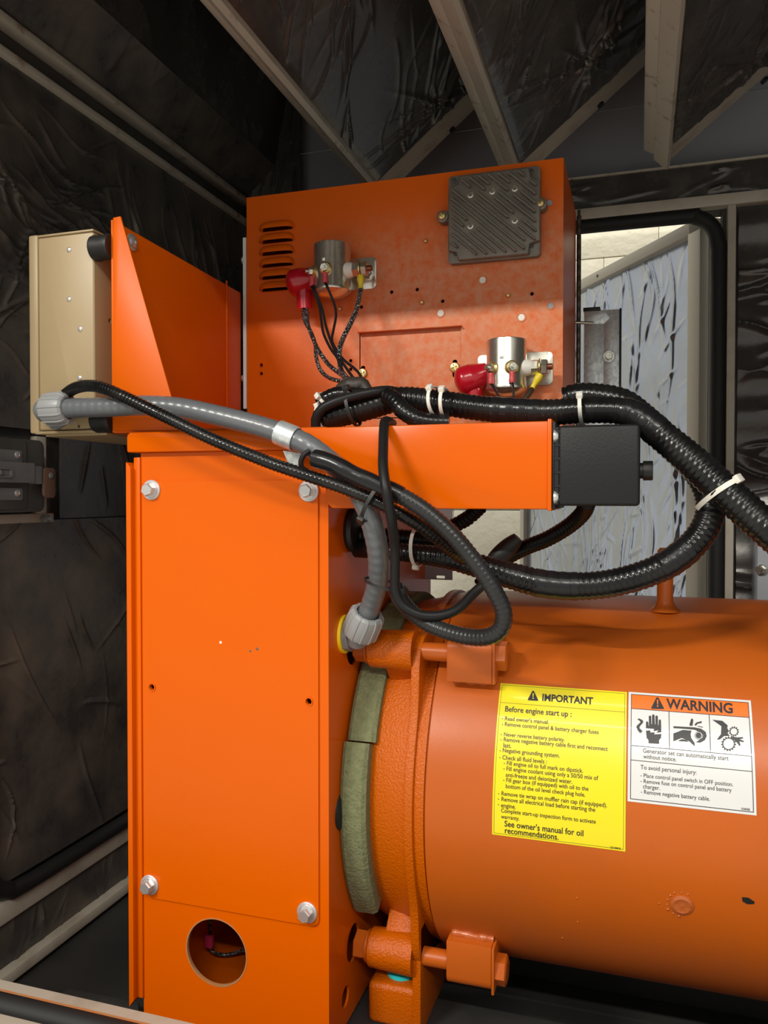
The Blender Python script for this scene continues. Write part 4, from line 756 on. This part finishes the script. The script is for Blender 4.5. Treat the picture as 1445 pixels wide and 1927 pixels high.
# conduit clamp
q, tg = at(gp, 0.522); clm = thing('conduit_clamp', 'galvanised strap clamp holding the grey conduit to the junction box lid', 'clamp', q)
B().lathe(q-tg*0.012, tg, [(0.0134, 0), (0.0150, 0), (0.0150, 0.024), (0.0134, 0.024)], 40, closed=True).build('band', 'galvanised', clm)
B().prism([q+Vector((-0.012, 0.012, -0.016)), q+Vector((0.012, 0.012, -0.020)), q+Vector((0.008, 0.020, -0.038)), q+Vector((-0.006, 0.020, -0.038))], (0, 0.006, 0)).build('foot', 'galvanised', clm, 0.001)
# --- black spiral loom crossing the junction box
hose('spiral_loom', 'shiny black spiral loom slanting across the junction box lid', 'loom', [(124, 742, 0.875), (140, 731, 0.864), (162, 726, 0.853), (190, 729, 0.844), (230, 745, 0.836), (300, 779, 0.833), (400, 827, 0.834), (500, 868, 0.838), (560, 889, 0.840), (640, 916, 0.842), (700, 940, 0.845), (745, 963, 0.850), (785, 985, 0.862), (822, 1013, 0.882), (850, 1036, 0.905), (872, 1052, 0.925)], 0.0073, 'loom_black', (0.075, 0.0052, 1.0), 18)
# --- taped loop
hose('cable_loom_loop', 'dark grey ribbed loom with taped start, hanging in a loop over the drum', 'loom', [(592, 862, 0.841), (625, 872, 0.838), (665, 893, 0.837), (710, 913, 0.837), (755, 933, 0.838), (800, 961, 0.839), (848, 1003, 0.840), (890, 1053, 0.842), (925, 1103, 0.845), (947, 1150, 0.850), (943, 1182, 0.854), (920, 1198, 0.858), (885, 1199, 0.866), (845, 1190, 0.874), (805, 1174, 0.880), (772, 1150, 0.884), (750, 1122, 0.884), (742, 1100, 0.884)], 0.0093, 'loom_grey', (0.05, 0.0055, 0.0), 18, tapes=((0.0, 0.245),), tr=1.12)
lp = hose('lashing_cord', 'thin black cord looped round the clamp and tape', 'cord', [(583, 848, 0.848), (572, 856, 0.846), (566, 868, 0.846), (568, 880, 0.848), (578, 886, 0.850)], 0.0030, 'cable_black')
# --- smooth black cable over the arm
hose('black_cable', 'smooth black cable hanging over the orange arm', 'cable', [(738, 797, 0.945), (731, 793, 0.915), (724, 794, 0.890), (722, 812, 0.868), (721, 845, 0.848), (721, 880, 0.830), (727, 925, 0.819), (736, 975, 0.826), (743, 1030, 0.848), (743, 1080, 0.858), (744, 1112, 0.862), (757, 1139, 0.864), (790, 1157, 0.868), (830, 1158, 0.876), (862, 1146, 0.886), (884, 1124, 0.898), (905, 1104, 0.905), (926, 1092, 0.915)], 0.0057, 'cable_black', None, 16)
hose('black_cable', 'smooth black cable arching round the hose bundle end', 'cable', [(596, 812, 0.935), (594, 790, 0.930), (606, 769, 0.928), (640, 753, 0.930), (690, 740, 0.938), (730, 735, 0.952), (756, 741, 0.975)], 0.0062, 'cable_black', None, 16)
# --- main hose bundle on the arm
H1 = [(728, 752, 0.972), (770, 751, 0.968), (830, 758, 0.962), (900, 768, 0.957), (960, 773, 0.954), (1030, 776, 0.952), (1100, 772, 0.950), (1165, 773, 0.946), (1205, 787, 0.943), (1250, 824, 0.938), (1300, 866, 0.933), (1350, 912, 0.926), (1400, 957, 0.918), (1460, 1010, 0.910)]
H1x = H1+[(1540, 1075, 0.915), (1650, 1120, 0.935), (1850, 1140, 0.985), (2300, 1160, 1.08)]
plen = lambda L: sum((b-a).length for a, b in zip(path(L), path(L)[1:]))
kx = plen(H1)/plen(H1x)
hm, H1p = hose('wiring_hose', 'thick ribbed black hose running along the arm to the lower right', 'hose', H1x, lambda t: 0.0152+0.0030*min(1, max(0, (t/kx-0.55)/0.25)), 'loom_black', (0.04, 0.0068, 0.25), 22, tapes=((0.28*kx, 0.40*kx), (0.58*kx, 0.68*kx)), tr=1.03)
H2 = [(1066, 752, 0.993), (1085, 746, 0.991), (1120, 746, 0.990), (1170, 756, 0.986), (1210, 785, 0.980), (1250, 822, 0.975), (1295, 868, 0.970), (1325, 908, 0.964), (1337, 950, 0.958), (1328, 990, 0.954), (1300, 1028, 0.950), (1255, 1062, 0.945), (1200, 1085, 0.940), (1140, 1099, 0.936), (1080, 1103, 0.932), (1020, 1098, 0.930), (960, 1083, 0.930), (900, 1065, 0.934), (840, 1050, 0.940), (780, 1042, 0.948), (720, 1036, 0.960), (672, 1033, 0.976)]
h2, H2p = hose('wiring_hose', 'thick black hose drooping in a wide loop above the drum', 'hose', H2, lambda t: 0.0158-0.0048*min(1, max(0, (t-0.68)/0.22)), 'loom_black', (0.04, 0.0066, 0.2), 22, tapes=((0.40, 0.455), (0.585, 0.66)), tr=1.03)
hose('wiring_hose', 'upper ribbed hose leaving the side grommet behind the grey conduit', 'hose', [(672, 1006, 0.985), (720, 1010, 0.985), (775, 1014, 0.985), (830, 1022, 0.985), (872, 1046, 0.980)], 0.0115, 'loom_matt', (0.06, 0.0055, 0.0), 18)
hose('wiring_hose', 'short thick black hose piece at the left end of the bundle', 'hose', [(606, 790, 0.952), (635, 780, 0.952), (670, 772, 0.956), (705, 762, 0.960), (738, 752, 0.966)], 0.0165, 'loom_black', (0.03, 0.0066, 0.2), 20)
hose('wiring_hose', 'small ribbed hose tucked behind the bundle end under the tape', 'hose', [(603, 762, 0.985), (618, 749, 0.985), (640, 742, 0.985), (672, 744, 0.985), (712, 750, 0.985)], 0.0105, 'loom_black', (0.03, 0.0062, 0.2), 16)
hose('wiring_hose', 'ribbed branch hose dipping in front of the bundle on the arm', 'hose', [(728, 745, 0.946), (742, 753, 0.940), (758, 772, 0.934), (785, 789, 0.932), (815, 795, 0.934), (845, 796, 0.937)], 0.0108, 'loom_black', (0.035, 0.0060, 0.2), 18)
hose('split_loom', 'black corrugated loom rising to the arm underside', 'loom', [(905, 952, 1.04), (880, 975, 1.05), (850, 992, 1.06), (815, 1015, 1.07), (780, 1035, 1.08)], 0.0095, 'loom_matt', (0.08, 0.0062, 0.0, 1), 16, step=0.0014)
h5, H5p = hose('split_loom', 'black corrugated loom curving down from the plastic housing', 'loom', [(1106, 944, 0.955), (1096, 966, 0.975), (1070, 990, 0.99), (1030, 1014, 1.0), (990, 1030, 1.005), (955, 1048, 1.01), (925, 1070, 1.015), (905, 1100, 1.02)], 0.0098, 'loom_matt', (0.05, 0.0050, 0.0), 16)
q, tg = at(H5p, 0.66)
tag(B().tube([P(975, 1012, y=0.985), P(965, 1022, y=0.985), P(945, 1042, y=0.985), P(925, 1062, y=0.985), P(914, 1074, y=0.985)], lambda t: 0.0045+0.008*math.sin(PI*min(1, 0.06+t*0.9))**0.6, 16).build('tape_joint', 'rubber'), 'lumpy black tape joint on the corrugated loom below the arm', 'tape')
# grommet on the side of the junction box
gm = thing('grommet', 'large black rubber grommet in the junction box side for the hoses', 'grommet', (BX1, 0.978, 0.757))
B().lathe((BX1-0.004, 0.978, 0.757), NX, [(0.020, 0), (0.0205, 0.004), (0.028, 0.0042), (0.030, 0.009), (0.028, 0.014), (0.020, 0.016), (0, 0.016)], 36).build('body', 'rubber', gm)
# grey plate behind
gpz = thing('slotted_plate', 'small grey slotted steel plate behind the grommet hoses', 'plate', (-0.33, 1.36, 0.64))
gx = P(851, 1030, y=1.36).x; sc_ = P(831, 1086, y=1.36)
B().plate([[(BX1-0.0005, 0.655), (gx, 0.655), (gx, 0.86), (BX1-0.0005, 0.86)], rrect(sc_.x-0.010, sc_.z-0.0025, sc_.x+0.006, sc_.z+0.0025, 0.0024)], (0, 1.36, 0), (1, 0, 0), (0, 0, 1), (0, 1, 0), 0.003).build('plate', 'galv_plate', gpz, smooth=False)
# tape nest where the thin wires enter the bundle
nz = thing('tape_nest', 'brown-black tape nest gathering the thin wires above the bundle', 'tape', P(660, 742, y=0.99))
B().tube([P(636, 737, y=1.0), P(650, 730, y=1.0), P(668, 726, y=1.0), P(684, 728, y=1.0), P(692, 738, y=0.998)], lambda t: 0.0075+0.005*math.sin(PI*t)+0.001*math.sin(20*t), 14).build('wrap', 'tape_brown', nz)
# --- thin wires of the first solenoid
W = lambda L, y0, y1: [(480+x/5.354, 400+y/5.354, y0+(y1-y0)*k/(len(L)-1)) for k, (x, y) in enumerate(L)]
def wire(label, L, y0, y1, r, m='cable_black', grp='thin wires of the louvre-side solenoid', head=None):
    pts = path(W(L, y0, y1))
    if head is not None: pts = [head]+pts[1:]
    tag(B().tube(pts, r, 10, step=0.006).build('wire', m), label, 'wire', grp)
hb1 = B1
wire('black printed wire from the L-shaped red boot swinging out lowest', [(487, 1000), (500, 1090), (560, 1200), (605, 1320), (615, 1450), (650, 1570), (720, 1650), (820, 1690), (940, 1700), (1010, 1712)], 1.205, 1.01, 0.0030, 'wire_print', head=B1+Vector((-0.003, 0, 0.004)))
wire('black printed wire from the L-shaped red boot taking the inner curve', [(520, 1000), (530, 1120), (580, 1260), (640, 1390), (740, 1530), (850, 1620), (930, 1680), (985, 1712)], 1.20, 1.005, 0.0032, 'wire_print', head=B1+Vector((0.004, -0.001, 0.004)))
wire('thin black wire, outer one of the pair below the side red crimp', [(605, 745), (640, 920), (665, 1080), (690, 1220), (760, 1370), (830, 1470), (880, 1600), (960, 1712)], 1.195, 1.01, 0.0020, head=T1[0]+Vector((-0.001, 0, 0)))
wire('thin black wire, inner one of the pair below the side red crimp', [(640, 745), (670, 950), (710, 1130), (760, 1290), (820, 1420), (900, 1540), (970, 1640), (1030, 1712)], 1.19, 1.0, 0.0020, head=T1[0]+Vector((0.0022, -0.001, 0)))
wire('thin black wire looping from the front red crimp to the tape', [(780, 740), (790, 900), (815, 1030), (790, 1180), (775, 1290), (830, 1400), (900, 1490), (1000, 1570), (1060, 1640), (1075, 1712)], 1.19, 1.01, 0.0020, head=T1[1])
wire('thicker black printed wire below the yellow crimp sleeve', [(1045, 830), (1020, 980), (960, 1120), (890, 1260), (850, 1390), (860, 1560), (900, 1640), (970, 1712)], 1.20, 1.0, 0.0038, 'wire_print', head=Y1)
for h, e_, r, lb in ((T2[0], (948, 765, 1.1), 0.0019, 'thin black wire under the outer red crimp of the lower solenoid'), (T2[1], (965, 768, 1.1), 0.0019, 'thin black wire under the inner red crimp of the lower solenoid'), (Y2, (965, 772, 1.08), 0.0042, 'thick black wire under the yellow sleeve of the lower solenoid')):
    z = P(*e_[:2], y=e_[2]); tag(B().tube([h, h*0.75+z*0.25+Vector((0, 0.01, 0.0)), h*0.35+z*0.65+Vector((0, 0.01, 0)), z], r, 10).build('wire', 'cable_black'), lb, 'wire', 'wires of the lower solenoid')
# --- cable ties
def tie(label, c, ax, ra, rb, m='white_nylon', wd=0.0042, head=0.5, updir=(0, 0, 1), hs=0.0048, tail=0.0, grp='white nylon cable ties'):
    c = Vector(c); a = Vector(ax).normalized(); u = Vector(updir); u = (u-a*u.dot(a)).normalized(); v = a.cross(u)
    t = thing('cable_tie', label, 'cable tie', c, grp); b = B(); n = 40; rings = []
    for k in range(n):
        th = 2*PI*k/n; d = u*math.cos(th)*ra+v*math.sin(th)*rb; o = (u*math.cos(th)/ra+v*math.sin(th)/rb).normalized()
        rings.append([b.bm.verts.new(c+d+o*e+a*h) for e, h in ((0, -wd/2), (0.0014, -wd/2), (0.0014, wd/2), (0, wd/2))])
    for k in range(n):
        p, q = rings[k], rings[(k+1) % n]
        for j in range(4): b.bm.faces.new((p[j], p[(j+1) % 4], q[(j+1) % 4], q[j]))
    b.build('strap', m, t, ang=50)
    th = head; d = u*math.cos(th)*ra+v*math.sin(th)*rb; o = (u*math.cos(th)/ra+v*math.sin(th)/rb).normalized(); s = a.cross(o)
    hb = B(); cc = c+d+o*0.0022; hb.prism([cc+s*i*hs-o*0.002+a*j*hs*0.75 for i, j in ((-1, -1), (1, -1), (1, 1), (-1, 1))], o*0.0055); hb.build('head', m, t, 0.0008)
    if tail:
        b2 = B(); b2.prism([cc+o*0.001+s*hs*0.5-a*wd/2, cc+o*0.001+s*hs*0.5+a*wd/2, cc+o*0.001+s*(hs+tail)+a*wd/2, cc+o*0.001+s*(hs+tail)-a*wd/2], o*0.0012); b2.build('tail', m, t)
    return t
def near(pts, px, py):
    best = min(range(len(pts)), key=lambda i: (lambda d: (ray(px, py).normalized()-(pts[i]-Vector((0, 0, ZC))).normalized()).length)(i)); i = min(max(best, 1), len(pts)-2)
    return pts[i], (pts[i+1]-pts[i-1]).normalized()
Q1 = spline(H1p, 0.004); Q2 = spline(H2p, 0.004)
c, tg = near(Q1, 824, 765); tie('white cable tie tilted round the bundle beside the upright one on the arm', c+Vector((0, -0.008, -0.001)), (tg+Vector((0, 0, 0.25))), 0.0185, 0.026, updir=(0, 0, 1), head=0.75)
c, tg = near(Q1, 843, 765); tie('upright white cable tie round hose and branch on the arm', c+Vector((0, -0.010, -0.001)), (1, 0, 0), 0.0175, 0.026, head=0.75)
c, tg = near(Q1, 1090, 772); tie('white cable tie round the hoses above the black plastic housing', c+Vector((0, 0.010, 0.002)), (1, 0, 0.05), 0.0178, 0.034, head=0.9)
c1, tg = near(Q1, 1368, 930); c2, _ = near(Q2, 1330, 935); m_ = (c1+c2)/2; ax = (tg*0.9+Vector((0.1, 0, -0.45))).normalized()
dd = (c1-c2); tie('long white cable tie binding the two thick hoses above the drum', m_, ax, 0.5*dd.length+0.0185, 0.022, updir=dd, head=-0.45, wd=0.0055, hs=0.006)
c, tg = near(Q2, 781, 1038); tie('white cable tie round the two grommet hoses', c+Vector((0, 0.016, 0.008)), (1, 0, 0.0), 0.0240, 0.034, head=PI*0.9)
tie('small white cable tie at the very end of the short hose piece', P(607, 790, y=0.952), (1, 0, 0.35), 0.0172, 0.0172, head=0.2, hs=0.004)
tie('small white cable tie round the tucked ribbed hose', P(612, 753, y=0.985), (1, -0.2, 0.9), 0.0112, 0.0112, head=1.2, hs=0.0045)
tie('black cable tie strapping the arching cable to the short hose', P(664, 767, y=0.948), (1, 0, 0.25), 0.0235, 0.0220, 'rubber', head=0.35, hs=0.0055, grp='black cable ties')
tie('black cable tie joining spiral loom and grey conduit under the arm', P(706, 942, y=0.852), (0.85, 0, -0.5), 0.026, 0.024, 'rubber', updir=(0.5, 0, 0.85), head=PI-0.5, hs=0.0055, tail=0.006, grp='black cable ties')
tie('black cable tie joining grey conduit and smooth cable above the drum', P(726, 1100, y=0.893), (0.28, 0, 1), 0.0250, 0.0255, 'rubber', updir=(1, 0, -0.28), head=-0.35, hs=0.005, tail=0.016, wd=0.003, grp='black cable ties')
# ================================================================ LATCH ON THE LEFT WALL
XL = -0.955
lt = thing('door_latch', 'dusty pressed steel latch with a brown tongue on the left wall', 'latch', (XL, 1.08, 0.76))
def lplate(name, px0, py0, px1, py1, x0, th, m, r=0.004, bev=0.0015):
    a = P(px0, py0, x=x0); b = P(px1, py1, x=x0); y0 = a.y if px0 > 0 else 0.90
    return B().plate([rrect(y0, min(a.z, b.z), b.y, max(a.z, b.z), r)], (x0, 0, 0), (0, 1, 0), (0, 0, 1), (-1, 0, 0), th).build(name, m, lt, bev)
lplate('case', 0, 822, 84, 963, XL, 0.030, 'dark_steel', 0.012, 0.004)
lplate('upper_plate', 0, 845, 42, 872, XL+0.003, 0.004, 'pressed_steel'); lplate('lower_plate', 0, 918, 43, 941, XL+0.003, 0.004, 'pressed_steel')
lplate('raised_panel', 0, 824, 52, 958, XL+0.002, 0.004, 'dark_steel', 0.008, 0.002)
lplate('bar', 0, 868, 66, 909, XL+0.012, 0.010, 'pressed_steel', 0.003, 0.003); lplate('bar_end', 61, 877, 80, 911, XL+0.010, 0.014, 'pressed_steel', 0.003, 0.002)
sa, sb = P(26, 880, x=XL+0.0145), P(26, 899, x=XL+0.0145)
B().plate([rrect(0.90, sb.z, sa.y, sa.z, 0.006), rrect(0.908, sb.z+0.003, sa.y-0.005, sa.z-0.003, 0.0035)], (XL+0.0145, 0, 0), (0, 1, 0), (0, 0, 1), (-1, 0, 0), 0.003).build('slot_rim', 'pressed_steel', lt)
lplate('tongue', 83, 880, 105, 937, XL+0.010, 0.005, 'rusty', 0.008, 0.001)
for q, x, r in (((33, 856), XL+0.003, 0.006), ((33, 928), XL+0.003, 0.006), ((96, 895), XL+0.010, 0.0055), ((1, 889), XL+0.015, 0.0045)):
    dome(lt, P(*q, x=x), NX, r, 'zinc_bolt' if q[0] == 33 else 'pressed_steel')
c = P(80, 976, x=-0.984); ws_ = thing('wall_screw', 'small hex-headed screw in the beige strip under the latch', 'screw', c)
B().hexa(c, NX, 0.007, 0.012).build('head', 'pressed_steel', ws_); B().cyl(c+Vector((0.010, 0, 0)), c+Vector((0.020, 0, 0)), 0.0035).build('shank', 'pressed_steel', ws_)
# ================================================================ ODDS
gq = P(1426, 985, y=1.80); st_ = thing('steel_plate', 'grey steel plate with a bolt by the right insulation', 'plate', (0.33, 1.80, 0.55))
slab('plate', (gq.x, 1.80, 0.45), (gq.x+0.20, 1.89, gq.z), 'grey_steel', st_, 0.002); hexbolt(st_, P(1432, 1072, y=1.80)+Vector((0.002, 0, 0)), (-0.6, -0.8, 0), 0.009, 0.012, 0.011, 'zinc', 'zinc')
fp = P(150, 1885, z=0.03); o = B().prism([P(98, 1884, z=0.05), P(128, 1858, z=0.05), P(262, 1884, z=0.05), P(262, 1930, z=0.05)], (0, 0, -0.05)).build('floor_bracket', 'dark_steel', None, 0.003)
tag(o, 'dark flat steel bracket lying on the enclosure floor behind the sill', 'bracket')
